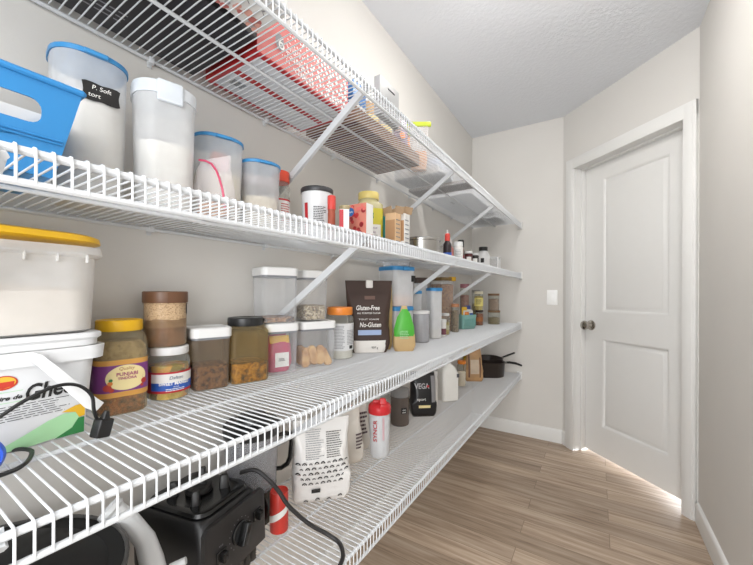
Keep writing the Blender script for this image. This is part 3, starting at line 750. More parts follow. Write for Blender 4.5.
jar('white-capped pale jar standing between the sauce jar and the brown-lidded pair', 'jar', at(.130, 2.700, Z3), face(.13, 2.7), .026, .138, MILKY, WHITE, .05, .9, name='spice_jar', shoulder=.1)
jar('tall dim glass jar at the back, behind the brown-lidded pair', 'jar', at(.075, 2.790, Z3), face(.075, 2.79), .032, .262, GLASS, M('grey_lid', '8c8a86', .4), .02, .9, SPI1, .15, name='spice_jar', shoulder=.08)
t = jar('tall jar with a dusky pink lid against the wall, behind the teal basket', 'jar', at(.070, 2.520, Z3), face(.07, 2.52), .034, .305, GLASS, M('dusky_pink_lid', 'a8707a', .4), .03, .9, food('rose_powder', ['8a6058', 'a57a70', 'b08a80'], 60), .22, name='spice_jar', shoulder=.08)
# ---- black charging cord and its blue holder at the left
q = MB()
q.tube(spline([(.216, .050, Z3 + .010), (.215, .085, Z3 + .044), (.214, .115, Z3 + .066), (.214, .145, Z3 + .086), (.214, .178, Z3 + .099), (.213, .204, Z3 + .095), (.214, .222, Z3 + .075), (.212, .226, Z3 + .050), (.208, .232, Z3 + .030)]), .0026, 8)
c1 = tag(q.build('power_cord', BLACK), 'black power cord draped over the front of the ghee tub, ending in a flat plug', 'cord')
q = MB().box(-.009, .009, -.012, .012, 0, .03, .003).loft([(.03, .006, .006, .003), (.042, .0035, .0035, .003)], 5)
q.xform(Matrix.Translation((.2085, .2345, Z3 + .002)) @ Matrix.Rotation(R(-14), 4, 'X') @ Matrix.Rotation(R(20), 4, 'Z')); q.build('plug', BLACK, c1)
q = MB()
q.tube(spline([(.150, .100, Z3 + .004), (.156, .128, Z3 + .004), (.166, .150, Z3 + .004), (.186, .158, Z3 + .004), (.207, .154, Z3 + .004), (.232, .143, Z3 + .004), (.246, .128, Z3 + .004), (.248, .105, Z3 + .004), (.240, .08, Z3 + .004), (.230, .05, Z3 + .004)]), .0030, 8)
tag(q.build('cable_loop', BLACK), 'loop of black cable lying flat on the shelf in front of the ghee tub', 'cable')
t = thing('cord_winder', 'rounded royal blue plastic winder at the left edge, in front of the ghee tub', 'cord winder', at(.222, .098, Z3), 90)
MB().lathe([(0, 0), (.022, 0), (.026, .004), (.026, .030), (.022, .036), (0, .037)], 9).xform(Matrix.Translation((0, 0, .026)) @ Matrix.Rotation(R(90), 4, 'X') @ Matrix.Translation((0, 0, -.018))).build('body', M('royal_blue_plastic', '2f5bd0', .35), t)
# ================================================================== second shelf from the top
# ---- blue bin
BIN = M('sky_blue_plastic', '2f7fba', .38, mottle=.03)
t = thing('storage_bin', 'sky blue plastic bin with a handle slot, at the left end of the shelf', 'bin', at(.193, .010, Z2), 90)
# local x = along the shelf, front = -y ; tapering walls
h = .120; bx, tx, by_, ty = .152, .176, .074, .098
def bwall(f, s):                                  # corner of the outside at height f
    return (bx + (tx - bx) * f - s, by_ + (ty - by_) * f - s)
q = MB()
def P3(u, f, sy, s): 
    X, Y = bwall(f, s); return (u * X, sy * Y, f * h)
th = .0022
for s in (0, th):                                 # three plain walls, in and out
    for a, b_ in (((1, -1), (1, 1)), ((1, 1), (-1, 1)), ((-1, 1), (-1, -1))):
        q.add([P3(a[0], 0, a[1], s), P3(b_[0], 0, b_[1], s), P3(b_[0], 1, b_[1], s), P3(a[0], 1, a[1], s)], [(0, 1, 2, 3)])
for s, z in ((0, 0), (th, .002)):
    X, Y = bwall(0, s); q.add([(-X, -Y, z), (X, -Y, z), (X, Y, z), (-X, Y, z)], [(0, 1, 2, 3)])
slot = [(u, v) for u, v in rr(.062, .0150, .012, 5)]
SLC, SLZ = .074, .079
def front(u, v, s): 
    f = v / h; return (u, -(by_ + (ty - by_) * f) + s, v)
outer = []
for (u, v) in slot:                               # match the slot to the rectangle of the wall
    k = min(.17 / max(abs(u), 1e-6) * 1.0, 1e9)
    outer.append((u, v))
def rect_hit(u, v):
    f0 = (v >= 0); X = lambda f: bx + (tx - bx) * f
    best = None
    for (du, dv) in ((u, v),):
        ts = []
        if dv > 0: ts.append((h - SLZ) / dv)
        if dv < 0: ts.append(-SLZ / dv)
        if du > 0: ts.append((.163 - SLC) / du)
        if du < 0: ts.append((-.163 - SLC) / du)
        t_ = min(ts)
        U, V = SLC + du * t_, SLZ + dv * t_
    return U, V
ring_o = [rect_hit(u, v) for u, v in slot]
def fix(U, V):                                    # slide onto the slanted ends
    f = V / h; X = bx + (tx - bx) * f
    if abs(U) > .1625: U = math.copysign(X, U)
    return U, V
ring_o = [fix(*p) for p in ring_o]
# corners of the wall added as separate triangles
n = len(slot); vs_ = []
for s in (0, th):
    vs_ += [front(SLC + u, SLZ + v, s) for u, v in slot] + [front(U, V, s) for U, V in ring_o]
fs = []
for k in (0, 2 * n):
    for i in range(n):
        j = (i + 1) % n; fs.append((k + i, k + j, k + n + j, k + n + i))
for i in range(n):
    j = (i + 1) % n; fs.append((i, j, 2 * n + j, 2 * n + i))
for cu_, cv_ in ((bx, 0), (tx, h), (-tx, h), (-bx, 0)):
    c_ = min(range(n), key=lambda i: -((ring_o[i][0] * (1 if cu_ > 0 else -1)) + (ring_o[i][1] - SLZ) * (1 if cv_ > 0 else -1)))
    for k, s in ((0, 0), (2 * n, th)):
        base = len(vs_); vs_.append(front(cu_, cv_, s))
        for d in (-1, 0):
            fs.append((k + n + (c_ + d) % n, k + n + (c_ + d + 1) % n, base))
q.add(vs_, fs)
q.build('body', BIN, t, .5)
q = MB()
X, Y = bwall(1, 0)
q.tube([(X, -Y - .001, h), (X, Y, h), (-X, Y, h), (-X, -Y - .001, h), (X, -Y - .001, h)], .0042, 8); q.build('rim', BIN, t)
fm = flat(by_, (ty - by_) / h)
q = MB(); g = off(fm, .0012)
for v in (.046, .050): q.tube([g(-.158, v), g(.158, v)], .0014, 6)
q.build('moulded_line', BIN, t)
t = thing('paper_slip', 'white paper standing inside the blue bin, seen through its slot', 'paper', at(.205, .02, Z2 + .003), 90)
MB().box(.085, .150, -.0012, .0012, 0, .108, .0004).xform(Matrix.Rotation(R(-6), 4, 'X')).build('sheet', PAPER, t)
# ---- flour canisters
FLOURW = M('white_flour', 'e6e2da', .85); FLOURC = M('cream_flour', 'e3d6bc', .85)
MIST = plastic('misted_plastic', 'e6e7e8', .38, .35)
t = canister('big frosted canister with a blue lid and black chalk label, right of the blue bin', 'canister', at(.112, .250, Z2), face(.112, .25, .45), .053, .052, .040, .262, MIST, BLUELID, .011, FLOURW, .19, taper=.93)
cm = flat(.0490, .003 / .24)
lab = []
for i in range(40):
    a = 2 * PI * i / 40; c_, s_ = math.cos(a), math.sin(a)
    k = .0265 / max(abs(c_), abs(s_) * 1.75) ** 1; lab.append((.008 + c_ * k * (1 - .06 * math.cos(4 * a)), .190 + s_ * k * (1 - .06 * math.cos(4 * a))))
blob('chalk_label', cm, lab, BLACK, t, .0016)
text('P. Soft', cm, .008, .197, .0105, WINK, t, .0026, .1); text('tort', cm, -.002, .184, .0105, WINK, t, .0026, .1)
t = canister('frosted clip-lid canister of white flour, between two blue-lidded canisters', 'canister', at(.150, .362, Z2), face(.15, .362, .6), .053, .050, .040, .250, MIST, plastic('clear_lid', 'e6ecf2', .55, .25), .026, FLOURW, .135, taper=.93)
MB().box(-.022, .022, -.060, -.050, .208, .249, .004).build('clip', plastic('clear_lid', 'e6ecf2', .55, .25), t)
t, secs = pouch('clear zip bag of snacks with a pink seam, in front of a blue-lidded canister', 'bag', at(.214, .429, Z2), 12, .110, .030, .128, plastic('crinkled_film', 'd8d2d2', .20, .12), 'zip_bag', 4, amp=.006, top_w=.75)
bm_ = bagmap(secs)
q = MB().tube([bm_(*p) for p in ((-.034, .126), (-.016, .122), (.004, .112), (.020, .096), (.032, .076), (.040, .055), (.044, .034), (.045, .012))], .0022, 6)
q.build('zip_seam', M('pink_zip', 'c23f62', .4), t)
MB().loft([(.003, .036, .010, .008), (.02, .038, .011, .008), (.036, .030, .008, .006)], 6).jitter(.004, 60, 3).build('contents', food('snack_mix', ['6a4a30', 'a5764a', 'c09468'], 90), t)
t = canister('tall frosted canister with blue lid and cream flour, left of the shorter one', 'canister', at(.096, .512, Z2), face(.098, .507, .5), .056, .054, .040, .219, MIST, BLUELID, .010, FLOURC, .130, taper=.93)
MB().box(-.02, .02, -.04, .0, .135, .185, .01).jitter(.004, 40, 2).build('scoop', M('coral_scoop', 'c2685e', .5), t)
t = canister('short frosted canister with blue lid and cream flour, left of the orange-capped jar', 'canister', at(.118, .622, Z2), face(.118, .64, .5), .051, .052, .040, .190, MIST, BLUELID, .010, FLOURC, .095, taper=.93)
MB().loft([(.125, .045, .046, .036), (.150, .045, .046, .036)], 6).build('tinted_band', plastic('mauve_film', 'a59298', .45, .3), t)
REDO = M('red_orange_cap', 'd84a30', .35)
t = jar('white-labelled jar with a red-orange cap, left of the black-lidded tub', 'jar', at(.098, .713, Z2), face(.1, .713, .8), .030, .202, GLASS, REDO, .032, .86, M('white_powder', 'd8d5d0', .8), .09, shoulder=.2)
rm = cyl(.030); ring('label', t, .030, .020, .118, PAPER, .0006, -80, 90); ring('label_edge', t, .030, .113, .118, RINK, .001, -80, 90)
lines(rm, .000, .030, .05, .105, 8, RINK, t, 5, .4); patch('red_mark', rm, -.012, -.004, .03, .055, RINK, t, .0012)
t = thing('tub', 'white tub with a black lid and nutrition label', 'tub', at(.168, .800, Z2), face(.172, .792, .8))
MB().lathe([(0, 0), (.041, 0), (.042, .003), (.047, .140), (.0475, .147), (0, .147)], 10).build('body', TUBWH, t)
MB().lathe([(.0, .146), (.049, .146), (.050, .148), (.050, .159), (.0485, .161), (.044, .161), (.043, .159), (.0, .159)], 10).build('lid', M('charcoal_lid', '3a3a3c', .4), t)
tm = lambda u, v: ((.042 + .005 * v / .13) * math.sin(u / .045), -(.042 + .005 * v / .13) * math.cos(u / .045), v)
patch('nutrition_label', tm, -.020, .022, .035, .105, M('label_grey_white', 'd6d7d8', .5), t, .0006)
lines(tm, -.018, .020, .040, .100, 12, INK, t, 8, .5)
patch('red_stripe', tm, -.048, -.036, .010, .112, RINK, t, .0006)
t = bottle('slim spice bottle with a red cap, right of the black-lidded tub', 'bottle', at(.246, .776, Z2), face(.22, .85), .011, .125, M('chilli_powder', '9c4a34', .6), M('red_cap', 'c84038', .4), .04, .012, .01)
t = carton('tiny white and red packet beside the slim spice bottle', 'packet', at(.280, .792, Z2), face(.278, .82), .028, .016, .085, PAPER, 'packet')
patch('red_panel', flat(.008), -.014, -.002, .02, .083, RINK, t)
t = jar('small spice jar with an olive-tan lid, left of the berry carton', 'jar', at(.225, .868, Z2), face(.225, .868), .018, .118, GLASS, M('tan_lid', 'b0a27c', .4), .014, .9, FLOURC, .07, name='spice_jar', shoulder=.1)
# ---- cartons
t = thing('fruit_bar_carton', 'small red carton printed with berries and a blue round badge', 'carton', at(.268, .888, Z2), 0)
CRED = M('berry_carton', 'c77a68', .5, mottle=.1)
MB().box(-.036, .036, -.019, .019, 0, .120, .001).build('body', CRED, t)
ff = flat(.019); sd = side(.036)
patch('side_panel', sd, -.0187, .0187, .001, .119, PAPER, t); patch('side_stripe', sd, -.0187, .0187, .02, .026, RINK, t, .001)
rnd = random.Random(3)
BER = [M('berry_red', 'b02a2e', .45), M('berry_pink', 'cf6a62', .45), M('berry_dark', '8a2228', .45)]
for i in range(26):
    u, v = rnd.uniform(-.029, .031), rnd.uniform(.008, .112); r_ = rnd.uniform(.0045, .008)
    blob('berry_print', ff, oval(u, v, min(r_, .035 - abs(u)), r_, 12), BER[i % 3], t, .0007 + .00006 * i)
blob('badge', ff, oval(-.021, .096, .0135, .0135, 26), M('badge_blue', '2a5f9e', .4), t, .0026); text('pure', ff, -.021, .096, .009, WINK, t, .003)
t = thing('oil_jar', 'yellow-labelled square jar with a pale yellow lid, behind the berry carton', 'jar', at(.138, 1.130, Z2), face(.138, 1.09, .7))
PALEY = plastic('pale_yellow_plastic', 'd8cf9e', .6, .25)
MB().loft([(0, .044, .044, .012), (.004, .047, .047, .014), (.185, .047, .047, .014), (.197, .040, .040, .03), (.200, .037, .037, .037), (.212, .037, .037, .037)], 7).build('body', PALEY, t)
MB().lathe([(0, .208), (.040, .208), (.041, .210), (.041, .232), (.039, .235), (0, .235)], 10).build('lid', M('butter_yellow_lid', 'dcc878', .4), t)
YG = M('yellow_green_label', 'c4b83a', .45)
sqring('label', t, .047, .014, .008, .168, YG); om_ = flat(.047)
patch('white_panel', om_, -.030, .034, .045, .105, PAPER, t, .001); text('Almond', om_, .002, .092, .011, M('purple_ink', '6a3a7a', .5), t, .002); text('MEAL', om_, .002, .075, .011, M('purple_ink', '6a3a7a', .5), t, .002)
lines(om_, -.02, .024, .05, .066, 3, INK, t, 3, .4); blob('emblem', om_, [(.0, .125), (.006, .130), (.004, .140), (.007, .150), (.0, .146), (-.005, .138), (-.003, .130)], M('dark_green_print', '2f7d43', .5), t, .001)
t, secs = pouch('narrow teal and tan packet standing right of the yellow jar', 'packet', at(.150, 1.212, Z2), 20, .055, .018, .192, M('tan_wrapper', 'c0a080', .45), 'packet', 6, amp=.002, top_d=.15)
bm_ = bagmap(secs); patch('teal_band', bm_, .004, .026, .06, .188, M('teal_print', '2a9aa8', .45), t, .001, 8, 8); patch('blue_corner', bm_, .0, .020, .008, .03, M('badge_blue', '2a5f9e', .4), t, .001)
for (x, y, lab_, hh, m_) in ((.238, 1.150, 'opened peach carton with torn top flaps, next to the teal packet', .146, M('peach_card', 'd8b48c', .55)), (.246, 1.208, 'opened white carton with torn top flaps, left of the steel pot', .154, PAPER)):
    t = carton(lab_, 'carton', at(x, y, Z2), 0, .044, .044, hh, m_, 'carton', 'opened cartons', M('raw_card', 'a58a6c', .7))
    lines(side(.022), -.018, .018, .03, hh - .02, 6, M('grey_ink', '7d8086', .6), t, 6, .25)
    patch('print_panel', flat(.022), -.020, .020, hh * .3, hh * .82, M('tan_print', 'b88f68', .5), t)
# ---- steel pot and bottles
STEEL = M('stainless_steel', 'b4b2ae', .25, 1.0, mottle=.1)
t = thing('steel_pot', 'low stainless steel pot with a lid, alone between cartons and bottles', 'pot', at(.212, 1.460, Z2), 60)
MB().lathe([(0, 0), (.078, 0), (.084, .006), (.084, .078), (.087, .080), (.087, .083), (0, .083)], 10).build('body', STEEL, t)
MB().lathe([(.088, .0815), (.089, .086), (.086, .092), (.078, .094), (.074, .091), (.02, .093), (.016, .097), (0, .098)], 10).build('lid', STEEL, t)
MB().tube([(-.082, -.02, .06), (-.104, -.018, .063), (-.108, 0, .063), (-.104, .018, .063), (-.082, .02, .06)], .005, 8).build('handle', STEEL, t)
MB().tube([(.082, -.02, .06), (.104, -.018, .063), (.108, 0, .063), (.104, .018, .063), (.082, .02, .06)], .005, 8).build('handle', STEEL, t)
t = bottle('dark squeeze bottle with a red and white pointed cap and blue label', 'bottle', at(.250, 1.690, Z2), face(.25, 1.69), .021, .148, M('dark_syrup', '2c2226', .3), M('red_cap', 'c84038', .4), .038, .013, .02)
MB().lathe([(.006, .140), (.004, .165), (0, .166)], 6).build('nozzle', WHITE, t); ring('label', t, .021, .012, .050, M('label_blue', '2858b0', .5), .0006, -90, 90)
t = bottle('pink bottle with a white pointed cap, just behind the red-capped bottle', 'bottle', at(.185, 1.905, Z2), face(.188, 1.9), .021, .160, M('pink_bottle', 'cc8078', .4), WHITE, .045, .010, .025, cone=True)
t = bottle('white pill bottle with a white cap standing at the shelf front', 'bottle', at(.282, 1.766, Z2), face(.28, 1.766), .024, .112, PAPER, WHITE, .022, .023, .006)
lines(cyl(.024), -.018, .02, .03, .07, 5, M('grey_ink', '7d8086', .6), t, 6, .3)
t = bottle('brown bottle with a tall black cap behind the white pill bottle', 'bottle', at(.205, 2.030, Z2), face(.2, 2.03), .021, .162, M('brown_bottle', '7a6058', .35), BLACK, .045, .019, .015)
ring('label', t, .021, .02, .07, M('crimson_label', 'b03048', .5), .0006, -90, 90)
for (x, y, lab_, m_) in ((.252, 2.035, 'dark red small jar with white cap, first of the squat jars past the pill bottle', M('maroon_jar', '5a2a2c', .35)), (.255, 2.150, 'near-black small jar with white cap, second of the squat jars past the pill bottle', M('black_jar', '2c2826', .35))):
    t = jar(lab_, 'jar', at(x, y, Z2), face(x, y), .023, .092, m_, WHITE, .014, .9, name='spice_jar', shoulder=.1, group='squat dark jars')
    patch('label', cyl(.023), -.012, .016, .03, .058, PAPER, t)
t = bottle('clear bottle with a wide black cap near the end of the shelf', 'bottle', at(.238, 2.400, Z2), face(.238, 2.4), .044, .160, MILKY, BLACK, .028, .029, .035)
patch('label', cyl(.044), -.016, .006, .05, .08, INK, t)
t = thing('acrylic_box', 'clear box with white edges beside the black-capped clear bottle', 'box', at(.275, 2.500, Z2), 0)
MB().box(-.045, .045, -.035, .035, 0, .095, .002).build('body', CLEAR, t)
q = MB()
for sx in (-1, 1):
    for sy in (-1, 1): q.box(sx * .044 - .003, sx * .044 + .003, sy * .034 - .003, sy * .034 + .003, 0, .096)
q.box(-.047, .047, -.037, -.031, .091, .097); q.box(-.047, -.041, -.037, .037, .091, .097); q.box(.041, .047, -.037, .037, .091, .097); q.box(-.047, .047, .031, .037, .091, .097); q.build('frame', WHITE, t)
t = bottle('short white tube at the very end of the shelf', 'tube', at(.290, 2.600, Z2), face(.28, 2.56), .016, .098, PAPER, WHITE, .02, .015, .004, name='tube')

# ================================================================== topmost shelf
t = thing('black_box', 'large flat black box on the top shelf, over the blue-lidded canister', 'box', at(.150, .205, Z1), 90)
BLKBOX = M('black_card', '2a272a', .5, mottle=.15)
MB().box(-.33, .288, -.122, .122, 0, .12, .002).build('body', BLKBOX, t)
def under(x_, y_): return lambda u, v: (x_ + v, y_ + u, -.0)
um = lambda u, v: (u, v, 0.0)                    # printed underside, seen from below
g = um
def upatch(name, x0, x1, y0, y1, mat, par, e=.0004):
    return MB().add([(x0, y0, -e), (x1, y0, -e), (x1, y1, -e), (x0, y1, -e)], [(0, 1, 2, 3)]).build(name, mat, par)
GREYI = M('pale_grey_ink', '8f8d90', .5)
rnd = random.Random(9)
q = MB()
for r_ in range(3):
    x = -.16
    while x < .10:
        l = rnd.uniform(.008, .03); y = .045 + .014 * r_
        q.add([(x, y, -.0004), (x + l, y, -.0004), (x + l, y + .004, -.0004), (x, y + .004, -.0004)], [(0, 1, 2, 3)]); x += l + .006
q.build('small_print', GREYI, t)
upatch('barcode_label', -.02, .03, .03, .06, M('label_grey', '8a888a', .5), t, .0006)
q = MB()
for i in range(12): q.add([(-.016 + i * .0035, .034, -.0009), (-.0145 + i * .0035, .034, -.0009), (-.0145 + i * .0035, .054, -.0009), (-.016 + i * .0035, .054, -.0009)], [(0, 1, 2, 3)])
q.build('barcode', INK, t)
t = thing('gift_box', 'white box with pink floral edge, on the top shelf in front of the black box', 'box', at(.330, .335, Z1), 90)
MB().box(-.15, .15, -.045, .045, 0, .10, .002).build('body', PAPER, t)
rnd = random.Random(5)
for i in range(46):
    x, y, r_ = rnd.uniform(-.14, .14), rnd.uniform(.012, .040), rnd.uniform(.004, .009)
    pts = oval(x, y, r_, r_, 10); MB().add([(a, b_, -.0004 - i * .00002) for a, b_ in pts], [tuple(range(10))]).build('flower_print', (M('floral_pink', 'd8a090', .5), M('floral_grey', 'a8a4a4', .5), M('floral_red', 'b86a62', .5))[i % 3], t)
for i in range(7):
    x = -.10 + i * .035; MB().tube([(x, -.028, -.001), (x + .008, -.020, -.001), (x + .004, -.012, -.001), (x + .014, -.006, -.001)], .0008, 4).build('scroll_print', GREYI, t)
t = thing('appliance_box', 'red and white printed box on the top shelf, right of the black box', 'box', at(.137, .690, Z1), 90)
REDC = M('red_card', 'b62a2c', .45, mottle=.06); PINKC = M('pink_red_card', 'd46a64', .5, mottle=.06)
MB().box(-.172, .172, -.102, .102, 0, .122, .0015).build('body', REDC, t)
upatch('white_panel', -.158, .158, .010, .088, M('panel_white', 'd5d6da', .5), t); upatch('white_panel', -.158, .158, -.090, -.010, M('panel_white', 'd5d6da', .5), t)
q = MB()
for i in range(14): q.add([(-.135 + i * .0026, .03, -.0008), (-.1338 + i * .0026, .03, -.0008), (-.1338 + i * .0026, .055, -.0008), (-.135 + i * .0026, .055, -.0008)], [(0, 1, 2, 3)])
q.build('barcode', INK, t)
rf = flat(.102)
patch('pink_side', rf, -.171, .171, .004, .121, PINKC, t, .0005)
# the pink side thins out to white towards its far end in printed bands of dots
rnd = random.Random(12); q = MB(); gg = off(rf, .0011); DOTS = []
for i in range(700):
    u = -.10 + .268 * rnd.random() ** .62; v = rnd.uniform(.010, .116); r_ = .0015 + .006 * max(0, (u + .10) / .27)
    u = min(u, .168 - r_); v = min(max(v, .006 + r_), .119 - r_)
    if any((u - a) ** 2 + (v - b_) ** 2 < (r_ + c_ + .0003) ** 2 for a, b_, c_ in DOTS): continue
    DOTS.append((u, v, r_))
    q.add([gg(u + r_ * math.cos(k), v + r_ * math.sin(k)) for k in [2 * PI * j / 8 for j in range(8)]], [tuple(range(8))])
q.build('white_dots', WINK, t)
blob('grey_cap', rf, oval(-.105, .062, .014, .020), M('label_grey', '8a888a', .5), t, .0016)
text('6', rf, -.100, .060, .045, WINK, t, .002); text('Cups', rf, -.060, .070, .024, WINK, t, .002); text('Tasses', rf, -.055, .045, .024, WINK, t, .002); text('COOKER', rf, -.02, .020, .018, WINK, t, .002)
# ---- cardboard tray and what stands in it
KR = M('brown_corrugated_card', '8a6a54', .75, mottle=.15)
t = thing('cardboard_tray', 'brown cardboard tray on the top shelf, right of the red box', 'tray', at(.140, 1.125, Z1), 90)
open_body(MB(), [(0, .235, .108, .003), (.045, .235, .108, .003)], .003, 4).build('body', KR, t)
t.children[0].name = 'body'
bpy.data.objects.remove(t.children[0])
q = MB(); open_body(q, [(0, .235, .108, .003), (.045, .235, .108, .003)], .003, 4); q.build('body', KR, t)
q = MB()
for i in range(9): q.add([(-.225 + i * .05, -.1, -.0004), (-.205 + i * .05, -.1, -.0004), (-.205 + i * .05, .1, -.0004), (-.225 + i * .05, .1, -.0004)], [(0, 1, 2, 3)])
q.build('printed_bars', M('dark_red_card', '5a2c28', .7), t)
zt = Z1 + .0035
t = carton('blue carton with a red and white lower half, in the cardboard tray', 'carton', (.200, .945, zt), 90, .075, .05, .145, M('carton_blue', '2f6fb0', .45), 'snack_carton')
patch('red_half', flat(.025), -.037, .037, .002, .06, RINK, t); patch('white_strip', flat(.025), -.037, .037, .06, .072, PAPER, t, .0008); patch('pale_blue', flat(.025), .004, .036, .004, .05, M('pale_sky_print', '8ab8e0', .5), t, .0009)
for a in ((.200, 1.045, 'tan snack pouch in the cardboard tray, next to the blue carton', 'c6a070', .075, .14), (.195, 1.145, 'pale grey snack pouch in the middle of the cardboard tray', 'c9c6c4', .085, .15), (.205, 1.240, 'lilac and brown snack pouch with an orange spot, in the cardboard tray', '9a8298', .095, .16), (.195, 1.315, 'orange snack pouch with a green top at the end of the cardboard tray', 'd98a4a', .06, .165)):
    t, secs = pouch(a[2], 'pouch', (a[0], a[1], zt), 60, a[4], .035, a[5], M('pouch_' + a[3], a[3], .4, mottle=.25), 'snack_pouch', int(a[1] * 40), amp=.004, group='snack pouches in the tray')
    bm_ = bagmap(secs)
    if 'lilac' in a[2]: blob('orange_spot', bm_, oval(.012, .085, .014, .016), M('packet_orange', 'd9803a', .4), t, .002); patch('brown_top', bm_, -.04, .01, .10, .145, M('cocoa_print', '6a4a3c', .5), t, .001)
    elif 'green' in a[2]: patch('green_top', bm_, -.026, .026, .12, .158, M('olive_green_print', '7a8a2e', .5), t, .001)
    else: patch('front_print', bm_, -a[4] * .32, a[4] * .32, a[5] * .3, a[5] * .6, (M('cream_print', 'ead9a0', .5)), t, .001)
t = thing('grey_box', 'flat grey box standing upright behind the rail, right of the red box', 'box', at(.325, .955, Z1), 90)
MB().box(-.06, .06, -.011, .011, 0, .118, .0015).build('body', M('grey_card', 'a4a4a4', .5), t)
MB().box(-.012, .030, -.012, -.010, .095, .098).build('slot', BLACK, t)
t, secs = pouch('clear bag closed with a lime green clip, on the top shelf', 'bag', at(.215, 1.420, Z1), 32, .085, .045, .215, plastic('crinkled_film', 'd8d2d2', .30, .15), 'clipped_bag', 11, amp=.004)
MB().loft([(.003, .034, .016, .01), (.05, .037, .019, .014), (.085, .034, .014, .012)], 6).jitter(.003, 50, 3).build('contents', food('orange_chips', ['c07a3c', 'd99a58', 'e2b07a'], 60), t)
MB().box(-.060, .056, -.006, .006, .200, .222, .003).build('clip', M('lime_clip', 'b4c433', .4), t)
t = thing('clear_tub', 'large clear tub of pale blue and tan packets, right of the lime-clipped bag', 'tub', at(.175, 1.565, Z1), 90)
q = MB(); open_body(q, [(0, .083, .120, .02), (.004, .088, .126, .025), (.085, .094, .132, .03)], .002); q.build('body', plastic('clear_tub_plastic', 'dcdfe4', .4, .2), t)
MB().loft([(.004, .07, .108, .02), (.03, .072, .110, .02), (.04, .06, .1, .02)], 6).jitter(.006, 40, 2).build('contents', food('tan_packets', ['c0b090', 'd0c4a8', 'b8a888'], 20), t)
MB().loft([(.045, .06, .05, .02, 0, -.05), (.065, .062, .052, .02, 0, -.05), (.080, .05, .04, .02, 0, -.05)], 6).jitter(.006, 40, 5).build('packet', M('pale_blue_print', '9fb2d4', .5), t)
t = thing('wood_board', 'flat dark brown board lying across the top shelf, left of the white bin', 'board', at(.190, 1.752, Z1), 90)
MB().box(-.062, .062, -.165, .165, 0, .016, .003).build('body', M('walnut_board', '6a5242', .5, mottle=.2), t)
t = thing('white_bin', 'big white plastic bin near the far end of the top shelf', 'bin', at(.180, 2.160, Z1), 90)
q = MB(); open_body(q, [(0, .270, .125, .02), (.004, .278, .132, .025), (.050, .284, .138, .03), (.053, .290, .144, .032), (.056, .284, .138, .03)], .003); q.build('body', plastic('white_bin_plastic', 'eef1f6', .5, .4), t)
MB().loft([(-.0005, .03, .008, .008, -.12, .03), (-.0003, .03, .008, .008, -.12, .03)], 6).build('base_slot', M('shadow_grey_plastic', '55575c', .5), t)
t, secs = pouch('dark grey bag lying at the far end of the top shelf beyond the white bin', 'bag', at(.190, 2.690, Z1), 90, .24, .24, .07, M('dark_grey_cloth', '55534f', .7, mottle=.2), 'cloth_bag', 9, top_d=.5, amp=.008)

# ================================================================== lowest shelf
ENAM = M('black_speckled_enamel', '0b0b0b', .6, mottle=.4)
t = thing('stock_pot', 'large black enamel pot with a domed lid, left of the blender base', 'pot', at(.208, .078, Z4), 30)
MB().lathe([(0, 0), (.165, 0), (.173, .008), (.178, .215), (.182, .218), (.182, .224), (0, .224)], 14).build('body', ENAM, t)
MB().lathe([(.185, .2245), (.186, .227), (.184, .232), (.172, .230), (.160, .228), (.145, .238), (.10, .248), (.05, .253), (0, .254)], 14).build('lid', ENAM, t)
MB().tube([(.1835 * math.cos(a), .1835 * math.sin(a), .2325) for a in [2 * PI * i / 48 for i in range(49)]], .0032, 8).build('lid_rim', M('grey_rim', '4a4846', .35, mottle=.2), t)  # rim ring in a paler grey than the lid
MB().tube([(-.02, 0, .253), (-.02, 0, .268), (-.012, 0, .276), (.012, 0, .276), (.02, 0, .268), (.02, 0, .253)], .004, 8).build('lid_handle', BLACK, t)
q = MB().tube([(-.03, -.170, .175), (-.03, -.205, .180), (0, -.213, .181), (.03, -.205, .180), (.03, -.170, .175)], .005, 8); q.build('side_handle', ENAM, t)
# ---- pale plastic chute standing between the pot and the blender
CH = M('pale_grey_plastic', 'c6c7c7', .35, mottle=.03)
t = thing('food_grinder', 'pale grey curved grinder part with a peg, between the black pot and the blender', 'kitchen tool', at(.180, .308, Z4), 0)
q = MB().tube([(.052, .006, 0), (.052, .006, .06), (.050, .004, .11), (.044, .000, .150), (.032, -.006, .188), (.014, -.022, .222), (-.008, -.042, .246)], [.020, .020, .021, .019, .0165, .016, .018], 16, caps=True)
q.build('body', CH, t)
d = Vector((-.016, -.018, .024)).normalized(); c0 = Vector((-.008, -.042, .246))
q = MB(); M_ = Matrix.Translation(c0) @ d.to_track_quat('Z', 'Y').to_matrix().to_4x4()
q.lathe([(.0185, -.004), (.0215, .000), (.0205, .008), (.017, .010), (.0145, .006), (.0135, .0008), (0, .0008)], 8); q.xform(M_); q.build('mouth_ring', CH, t)
MB().tube([(.066, .020, .135), (.082, .040, .142)], .0065, 10).build('peg', CH, t)
